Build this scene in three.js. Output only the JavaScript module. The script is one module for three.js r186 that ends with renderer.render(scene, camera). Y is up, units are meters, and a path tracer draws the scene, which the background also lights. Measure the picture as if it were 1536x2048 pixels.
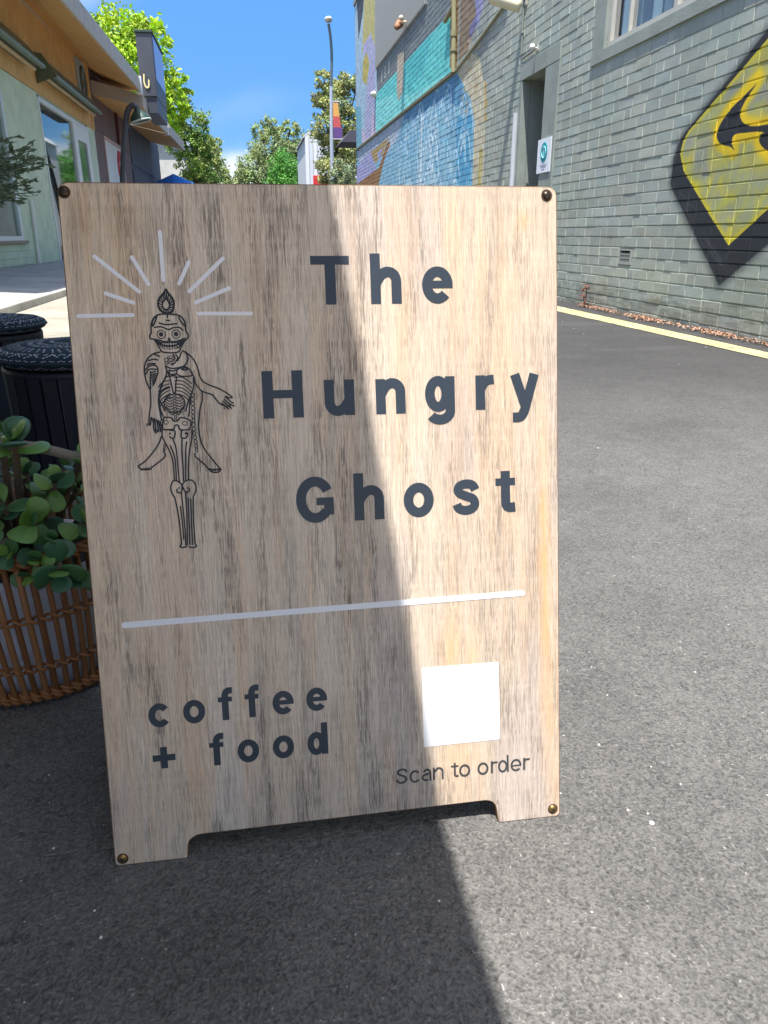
import * as THREE from 'three';
import { mergeGeometries } from 'three/addons/utils/BufferGeometryUtils.js';
import { RoundedBoxGeometry } from 'three/addons/geometries/RoundedBoxGeometry.js';

// ---------------------------------------------------------------- camera, sky, sun, exposure
const scene = new THREE.Scene();
const camera = new THREE.PerspectiveCamera(69.36, 0.75, 0.03, 4000);
camera.rotation.order = 'YXZ';
camera.position.set(0, 0.70, 0);
camera.rotation.set(THREE.MathUtils.degToRad(-20.52), THREE.MathUtils.degToRad(-9.625), 0);
scene.add(camera);

const renderer = new THREE.WebGLRenderer({ antialias: true });
renderer.toneMapping = THREE.LinearToneMapping;
renderer.toneMappingExposure = 2.3;
renderer.shadowMap.enabled = true;

const SUN = new THREE.Vector3(-0.14, 1, 0.29).normalize();       // towards the sun: high, behind the camera, a little to the left
const sun = new THREE.DirectionalLight(new THREE.Color(1.0, 0.965, 0.91), 4.4);
sun.position.copy(SUN).multiplyScalar(60);
sun.castShadow = true; sun.shadow.radius = 0.65;
sun.shadow.mapSize.set(4096, 4096);
Object.assign(sun.shadow.camera, { left: -40, right: 40, top: 60, bottom: -40, near: 1, far: 160 });
scene.add(sun); scene.add(sun.target);

// ---------------------------------------------------------------- random numbers and noise
let seed = 7;
function rnd() { seed = (seed + 0x6d2b79f5) | 0; let t = Math.imul(seed ^ (seed >>> 15), 1 | seed); t = (t + Math.imul(t ^ (t >>> 7), 61 | t)) ^ t; return ((t ^ (t >>> 14)) >>> 0) / 4294967296; }
const rr = (a, b) => a + (b - a) * rnd();
const pick = (a) => a[Math.floor(rnd() * a.length)];
const clamp = (x, a = 0, b = 1) => Math.min(b, Math.max(a, x));
const lerp = (a, b, t) => a + (b - a) * t;
const step = (a, b, x) => { const t = clamp((x - a) / (b - a)); return t * t * (3 - 2 * t); };
const TAB = new Float32Array(65536); for (let i = 0; i < 65536; i++) TAB[i] = rnd();
const hash = (x, y) => TAB[(Math.imul(x, 73856093) ^ Math.imul(y, 19349663) ^ ((x * 31 + y * 17) << 3)) & 65535];
function vn(x, y, px = 0, py = 0) {                                  // value noise; px, py: period
  const xi = Math.floor(x), yi = Math.floor(y); let fx = x - xi, fy = y - yi;
  fx = fx * fx * (3 - 2 * fx); fy = fy * fy * (3 - 2 * fy);
  let x0 = xi, x1 = xi + 1, y0 = yi, y1 = yi + 1;
  if (px) { x0 = ((x0 % px) + px) % px; x1 = ((x1 % px) + px) % px; }
  if (py) { y0 = ((y0 % py) + py) % py; y1 = ((y1 % py) + py) % py; }
  const a = hash(x0, y0), b = hash(x1, y0), c = hash(x0, y1), d = hash(x1, y1);
  return a + (b - a) * fx + (c - a) * fy + (a - b - c + d) * fx * fy;
}
const fbm = (x, y, o = 4) => { let s = 0, a = 0.5, n = 0; for (let i = 0; i < o; i++) { s += a * vn(x + i * 19.7, y + i * 7.3); n += a; a *= 0.5; x *= 2; y *= 2; } return s / n; };

// sky: clear blue, wisps of cirrus, a few low cumulus far down the lane
{
  const W = 1024, H = 512, d = new Float32Array(W * H * 4);
  for (let j = 0; j < H; j++) for (let i = 0; i < W; i++) {
    const el = ((j + 0.5) / H - 0.5) * Math.PI, az = ((i + 0.5) / W - 0.5) * 2 * Math.PI;
    const dx = Math.cos(el) * Math.cos(az), dy = Math.sin(el), dz = Math.cos(el) * Math.sin(az);
    let r, g, b;
    if (dy >= -0.01) {
      const t = Math.pow(clamp(dy), 0.5);
      r = lerp(0.050, 0.014, t); g = lerp(0.20, 0.115, t); b = lerp(0.43, 0.37, t);
      const hz = Math.exp(-Math.max(dy, 0) * 16); r += 0.17 * hz; g += 0.20 * hz; b += 0.06 * hz;
      const cs = dx * SUN.x + dy * SUN.y + dz * SUN.z, gl = 0.10 * 0.5775 / Math.pow(1.4225 - 1.3 * cs, 1.5);          // haze scatters sunlight forward: whiter and brighter towards the sun
      r += gl * 1.04; g += gl; b += gl * 0.94;
      const k = 1 / (dy + 0.22), cx = dx * k, cz = dz * k;
      let c = step(0.40, 0.70, fbm(cx * 0.8 + 13.1 + cz * 0.5, cz * 1.5 - cx * 1.5 + 5.3, 5)) * 0.30 * step(0.02, 0.2, dy);
      c += step(0.46, 0.58, fbm(az * 9 + 1.3, el * 24 + 4.2, 5) - Math.max(0, el - 0.085) * 2.2) * step(0.15, 0.06, el) * 0.95;
      c = clamp(c);
      r = lerp(r, 0.50, c); g = lerp(g, 0.52, c); b = lerp(b, 0.54, c);
    } else { r = 0.17; g = 0.165; b = 0.155; }
    const o = (j * W + i) * 4; d[o] = r; d[o + 1] = g; d[o + 2] = b; d[o + 3] = 1;
  }
  const t = new THREE.DataTexture(d, W, H, THREE.RGBAFormat, THREE.FloatType);
  t.mapping = THREE.EquirectangularReflectionMapping; t.magFilter = THREE.LinearFilter; t.needsUpdate = true;
  scene.background = t; scene.environment = t;
}

// ---------------------------------------------------------------- textures
const toS = (c) => { c = clamp(c); return 255 * (c <= 0.0031308 ? c * 12.92 : 1.055 * Math.pow(c, 1 / 2.4) - 0.055); };
const L = (r, g, b) => [r, g, b].map((v) => { v /= 255; return v <= 0.04045 ? v / 12.92 : Math.pow((v + 0.055) / 1.055, 2.4); });   // sRGB bytes -> linear
function dataTex(W, H, fn, srgb = true) {
  const d = new Uint8Array(W * H * 4);
  for (let j = 0; j < H; j++) for (let i = 0; i < W; i++) {
    const c = fn((i + 0.5) / W, (j + 0.5) / H), o = (j * W + i) * 4;
    if (srgb) { d[o] = toS(c[0]); d[o + 1] = toS(c[1]); d[o + 2] = toS(c[2]); } else d[o] = d[o + 1] = d[o + 2] = 255 * clamp(c);
    d[o + 3] = 255;
  }
  const t = new THREE.DataTexture(d, W, H);
  t.colorSpace = srgb ? THREE.SRGBColorSpace : THREE.NoColorSpace;
  t.wrapS = t.wrapT = THREE.RepeatWrapping; t.magFilter = THREE.LinearFilter; t.minFilter = THREE.LinearMipmapLinearFilter; t.generateMipmaps = true; t.needsUpdate = true;
  return t;
}
function canvasTex(W, H, paint) {
  const c = document.createElement('canvas'); c.width = W; c.height = H; paint(c.getContext('2d'), W, H);
  const t = new THREE.CanvasTexture(c); t.colorSpace = THREE.SRGBColorSpace; t.wrapS = t.wrapT = THREE.RepeatWrapping; return t;
}
const tiled = (t, u, v = u) => { const c = t.clone(); c.repeat.set(u, v); c.needsUpdate = true; return c; };
const mat = (r, g, b, o = {}) => new THREE.MeshStandardMaterial({ color: new THREE.Color().setRGB(...L(r, g, b)), roughness: 0.75, ...o });

// ---------------------------------------------------------------- geometry and naming helpers
const used = {};
function numbered(n) { const k = used[n] = (used[n] ?? -1) + 1; return k ? n + '_' + String(k).padStart(3, '0') : n; }
const sh = (m) => { m.castShadow = m.receiveShadow = true; return m; };
function put(name, geo, material, parent) {
  const g = Array.isArray(geo) ? merge(geo) : geo;
  const m = sh(new THREE.Mesh(g, material)); m.name = parent ? name : numbered(name); (parent || scene).add(m); return m;
}
function thing(name, label, category, [x, y, z] = [0, 0, 0], group) {
  const o = new THREE.Group(); o.name = numbered(name); o.position.set(x, y, z); scene.add(o); return tag(o, label, category, group);
}
function tag(o, label, category, group) { o.userData = { label, category }; if (group) o.userData.group = group; return o; }
function struct(name, geo, material, label, category) { const m = put(name, geo, material); m.userData = { kind: 'structure', label, category }; return m; }
function norm(g) {                                                  // same attributes everywhere, so that anything merges
  let q = g.index ? g.toNonIndexed() : g;
  if (!q.attributes.normal) q.computeVertexNormals();
  if (!q.attributes.uv) q.setAttribute('uv', new THREE.BufferAttribute(new Float32Array(q.attributes.position.count * 2), 2));
  for (const k of Object.keys(q.attributes)) if (!['position', 'normal', 'uv'].includes(k)) q.deleteAttribute(k);
  return q;
}
const merge = (a) => mergeGeometries(a.map(norm));
const bx = (x0, y0, z0, x1, y1, z1) => { const g = new THREE.BoxGeometry(Math.abs(x1 - x0), Math.abs(y1 - y0), Math.abs(z1 - z0)); return g.translate((x0 + x1) / 2, (y0 + y1) / 2, (z0 + z1) / 2); };
const rb = (x0, y0, z0, x1, y1, z1, r = 0.01, s = 2) => new RoundedBoxGeometry(Math.abs(x1 - x0), Math.abs(y1 - y0), Math.abs(z1 - z0), s, r).translate((x0 + x1) / 2, (y0 + y1) / 2, (z0 + z1) / 2);
const V = (a) => new THREE.Vector3(...a);
const tube = (pts, r, seg = 12, rad = 7) => new THREE.TubeGeometry(new THREE.CatmullRomCurve3(pts.map(V)), seg, r, rad);
const rod = (a, b, r0, r1 = r0, n = 8) => {                           // straight tapered bar from a to b
  const A = V(a), B = V(b), d = B.clone().sub(A), g = new THREE.CylinderGeometry(r1, r0, d.length(), n);
  return g.applyQuaternion(new THREE.Quaternion().setFromUnitVectors(new THREE.Vector3(0, 1, 0), d.normalize())).translate((A.x + (b[0] - a[0]) / 2), (a[1] + b[1]) / 2, (a[2] + b[2]) / 2);
};
const lathe = (p, n = 32) => new THREE.LatheGeometry(p.map((q) => new THREE.Vector2(...q)), n);
function poly(list, uvs) {                                          // quads [a, b, c, d] (counter-clockwise) -> non-indexed geometry
  const p = [], u = [];
  for (let k = 0; k < list.length; k++) { const q = list[k], t = uvs ? uvs[k] : null; for (const i of (q.length === 3 ? [0, 1, 2] : [0, 1, 2, 0, 2, 3])) { p.push(...q[i]); u.push(...(t ? t[i] : [0, 0])); } }
  const g = new THREE.BufferGeometry(); g.setAttribute('position', new THREE.Float32BufferAttribute(p, 3)); g.setAttribute('uv', new THREE.Float32BufferAttribute(u, 2)); g.computeVertexNormals(); return g;
}
function prism(a, b) {                                              // two matching quads (rings of four) joined by sides
  const f = [a, [...b].reverse()]; for (let i = 0; i < 4; i++) { const j = (i + 1) % 4; f.push([a[j], a[i], b[i], b[j]]); } return poly(f);
}
const noUV = (g, s = 1) => {                                        // box-projected uv in metres
  g = norm(g); const p = g.attributes.position, n = g.attributes.normal, u = g.attributes.uv;
  for (let i = 0; i < p.count; i++) { const ax = Math.abs(n.getX(i)), ay = Math.abs(n.getY(i)), az = Math.abs(n.getZ(i)); if (ax >= ay && ax >= az) u.setXY(i, p.getZ(i) * s, p.getY(i) * s); else if (ay >= az) u.setXY(i, p.getX(i) * s, p.getZ(i) * s); else u.setXY(i, p.getX(i) * s, p.getY(i) * s); }
  return g;
};

// general-purpose grain (relief) textures, tileable over one repeat
const grain = dataTex(512, 512, (u, v) => 0.5 * vn(u * 32, v * 32, 32, 32) + 0.3 * vn(u * 96, v * 96, 96, 96) + 0.2 * vn(u * 256, v * 256, 256, 256), false);
const mottle = dataTex(512, 512, (u, v) => { const t = 0.82 + 0.36 * (0.5 * vn(u * 6, v * 6, 6, 6) + 0.3 * vn(u * 17, v * 17, 17, 17) + 0.2 * vn(u * 90, v * 90, 90, 90)); return [t * 0.8, t * 0.8, t * 0.8]; });

// ---------------------------------------------------------------- ground
// asphalt: rounded aggregate with pits between, 1.7 m a tile
const AS = 2048;
const asH = new Float32Array(AS * AS), asId = new Float32Array(AS * AS);
{
  const layer = (n, s0) => { const px = new Float32Array(n * n), py = new Float32Array(n * n), ph = new Float32Array(n * n); for (let i = 0; i < n * n; i++) { px[i] = rnd(); py[i] = rnd(); ph[i] = rnd(); }
    return (u, v) => { const x = u * n, y = v * n, xi = Math.floor(x), yi = Math.floor(y); let best = 9, id = 0; for (let b = -1; b < 2; b++) for (let a = -1; a < 2; a++) { const cx = (xi + a + n) % n, cy = (yi + b + n) % n, k = cy * n + cx, dx = xi + a + px[k] - x, dy = yi + b + py[k] - y, d = dx * dx + dy * dy; if (d < best) { best = d; id = ph[k]; } } return [Math.sqrt(best), id]; }; };
  const A = layer(330), B = layer(600);
  for (let j = 0; j < AS; j++) for (let i = 0; i < AS; i++) {
    const u = i / AS, v = j / AS, wu = u + (vn(u * 190, v * 190, 190, 190) - 0.5) * 0.004, wv = v + (vn(u * 190 + 40, v * 190, 190, 190) - 0.5) * 0.004;
    const [d1, i1] = A(((wu % 1) + 1) % 1, ((wv % 1) + 1) % 1), [d2, i2] = B(((wv % 1) + 1) % 1, ((wu % 1) + 1) % 1), l = vn(u * 46, v * 46, 46, 46), m = vn(u * 110, v * 110, 110, 110), f = vn(u * 900, v * 900, 900, 900);
    const s1 = clamp(1.05 - d1 * d1 * 1.5) * (0.45 + 0.55 * i1), s2 = clamp(1.05 - d2 * d2 * 1.5) * (0.4 + 0.6 * i2), pit = step(0.74, 0.9, m) * step(0.35, 0.7, l);
    const n1 = vn(u * 640, v * 640, 640, 640), n2 = vn(u * 1020, v * 1020, 1020, 1020);
    asH[j * AS + i] = clamp(0.24 * s1 + 0.22 * s2 + 0.14 * l + 0.10 * f + 0.20 * n1 + 0.16 * n2 + 0.02 - 0.15 * pit); asId[j * AS + i] = i1 * 0.35 + i2 * 0.3 + n2 * 0.35;
  }
}
const asAt = (u, v) => asH[Math.min(AS - 1, Math.floor(v * AS)) * AS + Math.min(AS - 1, Math.floor(u * AS))];
const asphaltMap = dataTex(AS, AS, (u, v) => {
  const h = asAt(u, v), id = asId[Math.min(AS - 1, Math.floor(v * AS)) * AS + Math.min(AS - 1, Math.floor(u * AS))], big = 0.6 * vn(u * 7, v * 7, 7, 7) + 0.4 * vn(u * 19, v * 19, 19, 19), s2 = vn(u * 300 + 7, v * 300, 300, 300), s3 = vn(u * 640, v * 640, 640, 640);
  let k = 0.096 * (0.42 + 0.86 * step(0.10, 0.72, h)) * (0.88 + 0.24 * big) * (0.66 + 0.68 * id);
  k *= 1 + 0.9 * step(0.86, 0.97, s3) * step(0.4, 0.7, h);
  k = lerp(k, 0.5, 0.85 * step(0.965, 0.985, s2) * step(0.45, 0.6, s3));
  const w = (id - 0.5) * 0.05; return [k * (1.02 + w), k * 0.975, k * (0.93 - w)];
});
const asphaltBump = dataTex(AS, AS, (u, v) => asAt(u, v), false);
{
  const xs = [], zs = [];
  for (let x = -0.9; x < 3.45; x += 0.075) xs.push(x); for (const x of [1.6, 2.8, 4.5, 8, 16, 40, 90]) xs.push(-x, x + 2.4); xs.sort((a, b) => a - b);
  for (let z = 0.6; z > -10; z -= 0.085) zs.push(z); for (const z of [1.2, 2.5, 5, 12, 30, 60]) zs.push(z); for (const z of [11, 13, 16, 20, 30, 45, 70, 120, 200]) zs.push(-z); zs.sort((a, b) => a - b);
  const p = [], u = [], c = [], idx = [], nx = xs.length;
  for (const z of zs) for (const x of xs) {
    p.push(x, 0, z); u.push(x, -z);
    let k = 0.86 + 0.32 * fbm(x * 0.9 + 5, z * 0.9, 4);
    k *= lerp(1, 0.40, step(-1.7, -4.4, z)) * lerp(1, 0.92, step(2.6, 3.4, x));
    k += 0.13 * step(0.58, 0.8, fbm(x * 1.2 + 9, z * 5.5 + 3, 3)) * step(-3.2, -4.5, z);
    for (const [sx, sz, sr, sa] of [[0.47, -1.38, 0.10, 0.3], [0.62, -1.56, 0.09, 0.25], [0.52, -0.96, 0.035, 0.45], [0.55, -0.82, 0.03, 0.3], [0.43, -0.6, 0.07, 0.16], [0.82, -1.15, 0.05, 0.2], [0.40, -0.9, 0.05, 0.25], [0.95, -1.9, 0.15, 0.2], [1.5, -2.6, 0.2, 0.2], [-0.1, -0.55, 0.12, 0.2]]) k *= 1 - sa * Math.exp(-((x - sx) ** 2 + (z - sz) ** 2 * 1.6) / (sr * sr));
    c.push(k, k, k);
  }
  for (let j = 0; j < zs.length - 1; j++) for (let i = 0; i < nx - 1; i++) { const a = j * nx + i; idx.push(a, a + nx, a + 1, a + 1, a + nx, a + nx + 1); }
  const g = new THREE.BufferGeometry(); g.setIndex(idx);
  g.setAttribute('position', new THREE.Float32BufferAttribute(p, 3)); g.setAttribute('uv', new THREE.Float32BufferAttribute(u, 2)); g.setAttribute('color', new THREE.Float32BufferAttribute(c, 3)); g.computeVertexNormals();
  const t = 1 / 1.7;
  const m = new THREE.MeshStandardMaterial({ map: tiled(asphaltMap, t), bumpMap: tiled(asphaltBump, t), bumpScale: 0.0055, roughness: 0.9, vertexColors: true });
  struct('road', g, m, 'grey asphalt surface of the lane with worn dark patches', 'road');
}
struct('ground', new THREE.CircleGeometry(1500, 48).rotateX(-Math.PI / 2).translate(0, -0.06, 0), mat(112, 112, 104), 'flat ground around the lane out to the horizon', 'ground');

// concrete apron, footpath and kerb on the left
const concreteMap = dataTex(1024, 1024, (u, v) => {
  const a = 0.5 * vn(u * 5, v * 5, 5, 5) + 0.3 * vn(u * 23, v * 23, 23, 23) + 0.2 * vn(u * 300, v * 300, 300, 300); const k = 0.62 + 0.6 * a; return [0.50 * k, 0.475 * k, 0.42 * k];
});
const cMat = new THREE.MeshStandardMaterial({ map: tiled(concreteMap, 0.5), bumpMap: tiled(grain, 3), bumpScale: 0.002, roughness: 0.85 });
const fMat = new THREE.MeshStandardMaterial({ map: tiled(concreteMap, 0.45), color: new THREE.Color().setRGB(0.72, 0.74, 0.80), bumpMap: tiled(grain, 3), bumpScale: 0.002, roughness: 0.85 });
struct('gutter', noUV(poly([[[-2.25, 0.004, -6.2], [-0.95, 0.004, -5.2], [0.3, 0.004, -6.6], [0.3, 0.004, -30]], [[0.3, 0.004, -30], [-2.25, 0.004, -30], [-2.25, 0.004, -6.2]]])), new THREE.MeshStandardMaterial({ map: tiled(concreteMap, 0.7), color: new THREE.Color().setRGB(0.66, 0.63, 0.56), bumpMap: tiled(grain, 3), bumpScale: 0.003, roughness: 0.85 }), 'pale sunlit concrete gutter apron beside the left kerb', 'gutter');
{
  const path = thing('footpath', 'shaded grey concrete footpath with joints below the green shopfront', 'footpath');
  path.userData.kind = 'structure';
  let z = -6.2, k = 0;
  while (z > -46) {
    const z1 = z - (k < 9 ? 1.5 : 6), e = 0.006;                          // slabs with open joints
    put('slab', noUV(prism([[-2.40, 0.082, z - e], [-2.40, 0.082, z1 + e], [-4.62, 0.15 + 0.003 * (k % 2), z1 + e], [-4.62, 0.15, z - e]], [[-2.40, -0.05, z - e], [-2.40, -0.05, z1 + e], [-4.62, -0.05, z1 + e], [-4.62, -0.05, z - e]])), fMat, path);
    z = z1; k++;
  }
  const kerb = thing('kerb', 'pale concrete kerb edging the footpath, lit along its top', 'kerb'); kerb.userData.kind = 'structure';
  z = -6.2;
  for (let i = 0; i < 14; i++) { const z1 = z - 2.4; put('kerb_stone', noUV(rb(-2.396, -0.05, z - 0.004, -2.25, 0.086, z1 + 0.004, 0.018, 3)), cMat, kerb); z = z1; }
}
// yellow line along the wall
{
  const worn = dataTex(512, 512, (u, v) => { const n = 0.55 * vn(u * 14, v * 14, 14, 14) + 0.3 * vn(u * 50, v * 50, 50, 50) + 0.15 * vn(u * 180, v * 180, 180, 180), k = step(0.60, 0.72, n), t = 0.8 + 0.4 * vn(u * 5, v * 5, 5, 5); return [lerp(0.44 * t, 0.16, k), lerp(0.40 * t, 0.155, k), lerp(0.19 * t, 0.14, k)]; });
  const ym = new THREE.MeshStandardMaterial({ map: tiled(worn, 1.3), bumpMap: tiled(asphaltBump, 1 / 1.7), bumpScale: 0.003, roughness: 0.8 });
  const line = struct('yellow_line', noUV(poly([[[3.17, 0.004, 1], [3.36, 0.004, 1], [3.19, 0.004, -4.26], [3.03, 0.004, -4.05]], [[3.03, 0.004, -4.05], [3.19, 0.004, -4.26], [3.13, 0.004, -7.64], [2.915, 0.004, -7.1]], [[2.915, 0.004, -7.1], [3.13, 0.004, -7.64], [3.02, 0.004, -16], [2.80, 0.004, -16]]])), ym, 'faded yellow line painted along the foot of the brick wall', 'road marking');
}

// ---------------------------------------------------------------- A-frame board
const BW = 0.551, BH = 0.774;
const boardN = V([-0.01933, 0.2331, 0.97226]), boardU = V([0.9998, 0, 0.01988]), boardV = V([0.00463, 0.97245, -0.23305]);
const woodH = new Float32Array(1450 * 2036);
const wood = dataTex(1450, 2036, (u, v) => {
  const x = u * 551, y = v * 774, left = 1 - u;
  const wx = x + 5 * (vn(x * 0.02, y * 0.008) - 0.5) + 1.2 * (vn(x * 0.08, y * 0.03) - 0.5);
  const tone = fbm(wx * 0.016 + 3, y * 0.0028, 4), tone2 = fbm(wx * 0.05 + 40, y * 0.0055 + 2, 4);
  let c = [0.545, 0.425, 0.31];
  const t1 = step(0.35, 0.7, tone); c = [lerp(c[0], 0.575, t1), lerp(c[1], 0.475, t1), lerp(c[2], 0.375, t1)];
  const pk = step(0.5, 0.7, fbm(wx * 0.012 + 77, y * 0.004 + 5, 3)) * 0.55; c = [lerp(c[0], 0.49, pk), lerp(c[1], 0.40, pk), lerp(c[2], 0.35, pk)];
  const or = step(0.54, 0.68, fbm(wx * 0.045 + 12, y * 0.0035 + 8, 3)) * 0.26; c = [lerp(c[0], 0.58, or), lerp(c[1], 0.365, or), lerp(c[2], 0.205, or)];
  // grey weathered streaks, stronger on the left half and towards the bottom left
  const gs = step(0.52, 0.74, tone2) * (0.16 + 0.30 * left) + step(0.6, 0.78, fbm(wx * 0.11 + 8, y * 0.012, 4)) * 0.20;
  const g0 = clamp(gs, 0, 0.46); c = [lerp(c[0], 0.27, g0), lerp(c[1], 0.235, g0), lerp(c[2], 0.20, g0)];
  // long fine grain: thin continuous fibres plus pores
  const fib = (n) => Math.pow(1 - Math.abs(2 * n - 1), 5);
  const wv = x + 2.2 * (vn(x * 0.05, y * 0.012) - 0.5) + 0.8 * (vn(x * 0.2, y * 0.05) - 0.5);
  const gr = vn(x * 1.3, y * 0.03) * 0.40 + vn(x * 2.3, y * 0.07) * 0.36 + vn(x * 3.8, y * 0.4) * 0.24; const gk = 0.66 + 0.62 * gr; c = c.map((q) => q * gk);
  const f0 = fib(vn(wv * 0.42, y * 0.010)) * 0.5 + fib(vn(wv * 0.75 + 17, y * 0.016)) * 0.5;
  // checks: thin dark dashes everywhere, denser and darker inside the grey streaks
  const cl = clamp(0.40 + step(0.44, 0.70, tone2) * (0.18 + 0.34 * left) + 0.10 * left) * (0.62 + 0.6 * step(0.3, 0.7, vn(x * 0.10 + 9, y * 0.014)));
  const jx = x + 1.2 * (vn(x * 0.25, y * 0.06) - 0.5);
  const f1 = vn(jx * 1.25, y * 0.055), f2 = vn(jx * 1.7 + 31, y * 0.075 + 30), f3 = vn(jx * 2.1 + 50, y * 0.11), f4 = vn(jx * 1.0 + 20, y * 0.040 + 7);
  const fi = clamp(step(0.64, 0.80, f1) * 0.70 + step(0.66, 0.82, f2) * 0.62 + step(0.68, 0.84, f3) * 0.55 + step(0.74, 0.86, f4) * 0.75 * step(0.47, 0.6, tone2) + f0 * 0.42) * clamp(cl);
  c = [lerp(c[0], 0.13, fi * 0.88), lerp(c[1], 0.104, fi * 0.88), lerp(c[2], 0.083, fi * 0.88)];
  // bleached flecks
  const fl = step(0.72, 0.92, vn(x * 1.1 + 70, y * 0.09)) * 0.28; c = c.map((q, k) => lerp(q, 0.60 - k * 0.06, fl));
  { const k = 0.95 + 0.15 * left; c = [c[0] * k, c[1] * k * 1.01, c[2] * k * 1.05]; }
  // stains: rust runs at the upper corners, ochre along the right edge, under the mitre
  const st = (cx, cy, rx, ry, a, col) => { const d = ((x - cx) / rx) ** 2 + ((y - cy) / ry) ** 2; if (d < 4) { const k = a * Math.exp(-d) * (0.35 + 0.9 * vn(x * 0.4, y * 0.03)); c = [lerp(c[0], col[0], k), lerp(c[1], col[1], k), lerp(c[2], col[2], k)]; } };
  st(22, 735, 12, 26, 0.5, [0.24, 0.15, 0.08]); st(58, 735, 22, 22, 0.45, [0.26, 0.17, 0.10]); st(14, 700, 6, 60, 0.3, [0.2, 0.14, 0.09]); st(95, 720, 10, 40, 0.3, [0.2, 0.15, 0.11]);
  st(532, 330, 7, 150, 0.75, [0.62, 0.33, 0.13]); st(538, 140, 9, 120, 0.4, [0.60, 0.38, 0.19]); st(508, 735, 9, 12, 0.5, [0.55, 0.30, 0.12]); st(412, 226, 8, 30, 0.6, [0.62, 0.34, 0.14]); st(440, 215, 7, 24, 0.45, [0.62, 0.36, 0.16]); st(415, 240, 30, 30, 0.3, [0.66, 0.42, 0.22]);
  st(420, 95, 40, 18, 0.35, [0.64, 0.44, 0.24]); st(100, 120, 10, 130, 0.25, [0.55, 0.33, 0.17]); st(160, 150, 9, 120, 0.3, [0.58, 0.36, 0.18]); st(10, 150, 9, 200, 0.3, [0.58, 0.38, 0.2]);
  woodH[Math.min(2035, Math.floor(v * 2036)) * 1450 + Math.min(1449, Math.floor(u * 1450))] = 0.55 + 0.3 * gr - 0.6 * fi;
  return c;
});
const woodBump = dataTex(1450, 2036, (u, v) => woodH[Math.min(2035, Math.floor(v * 2036)) * 1450 + Math.min(1449, Math.floor(u * 1450))], false);
const woodMat = new THREE.MeshStandardMaterial({ map: wood, bumpMap: woodBump, bumpScale: 0.0007, roughness: 0.78 });
const edgeMat = mat(120, 92, 66, { map: tiled(mottle, 14, 3), roughness: 0.85 });

const board = thing('sandwich_board', 'weathered plywood sandwich board with dark lettering and a skeleton emblem', 'sandwich board', [-0.20135, 0, -0.71694]);
const frontTurn = new THREE.Quaternion().setFromRotationMatrix(new THREE.Matrix4().makeBasis(boardU, boardV, boardN));
const mmP = (x, y, z = 0) => V([0, 0, 0]).addScaledVector(boardU, x / 1000).addScaledVector(boardV, y / 1000).addScaledVector(boardN, z / 1000);
function onBoard(m) { m.quaternion.copy(frontTurn); return m; }
{
  const s = new THREE.Shape(), r = 0.013, q = 0.006;
  s.moveTo(q, 0); s.lineTo(0.0815, 0); s.quadraticCurveTo(0.0845, 0.0005, 0.0848, 0.004); s.lineTo(0.0856, 0.015); s.quadraticCurveTo(0.087, 0.0265, 0.101, 0.0282);
  s.lineTo(0.452, 0.0318); s.quadraticCurveTo(0.4655, 0.0305, 0.4665, 0.018); s.lineTo(0.4685, 0.003); s.quadraticCurveTo(0.469, 0, 0.472, 0); s.lineTo(BW - q, 0); s.quadraticCurveTo(BW, 0, BW, q);
  s.lineTo(BW, BH - r); s.quadraticCurveTo(BW, BH, BW - r, BH); s.lineTo(r, BH); s.quadraticCurveTo(0, BH, 0, BH - r); s.lineTo(0, q); s.quadraticCurveTo(0, 0, q, 0);
  const g = new THREE.ExtrudeGeometry(s, { depth: 0.010, bevelEnabled: true, bevelThickness: 0.0012, bevelSize: 0.0012, bevelOffset: -0.0012, bevelSegments: 2, curveSegments: 8 }).translate(0, 0, -0.0112);
  const u = g.attributes.uv, p = g.attributes.position; for (let i = 0; i < p.count; i++) u.setXY(i, p.getX(i) / BW, p.getY(i) / BH);
  const m = onBoard(sh(new THREE.Mesh(g, [woodMat, edgeMat]))); m.name = 'front_panel'; board.add(m);
  const b = g.clone(), back = sh(new THREE.Mesh(b, [woodMat, edgeMat])); back.name = 'back_panel';
  const n2 = V([0.01933, 0.2331, -0.97226]), u2 = boardU.clone().negate(), v2 = n2.clone().cross(u2).normalize();
  back.quaternion.setFromRotationMatrix(new THREE.Matrix4().makeBasis(u2, v2, n2));
  back.position.copy(mmP(BW * 1000, 0).add(V([0, 0, -0.40]))); board.add(back);
}
// hinges joining the two panels at the top
for (const x of [90, 460]) { const h = put('hinge', [bx(-0.03, -0.03, -0.0145, 0.03, 0.0, -0.0117), rod([-0.03, 0.001, -0.016], [0.03, 0.001, -0.016], 0.004)], mat(90, 84, 74, { metalness: 0.8, roughness: 0.45 }), board); onBoard(h); h.position.copy(mmP(x, 766)); }
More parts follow.
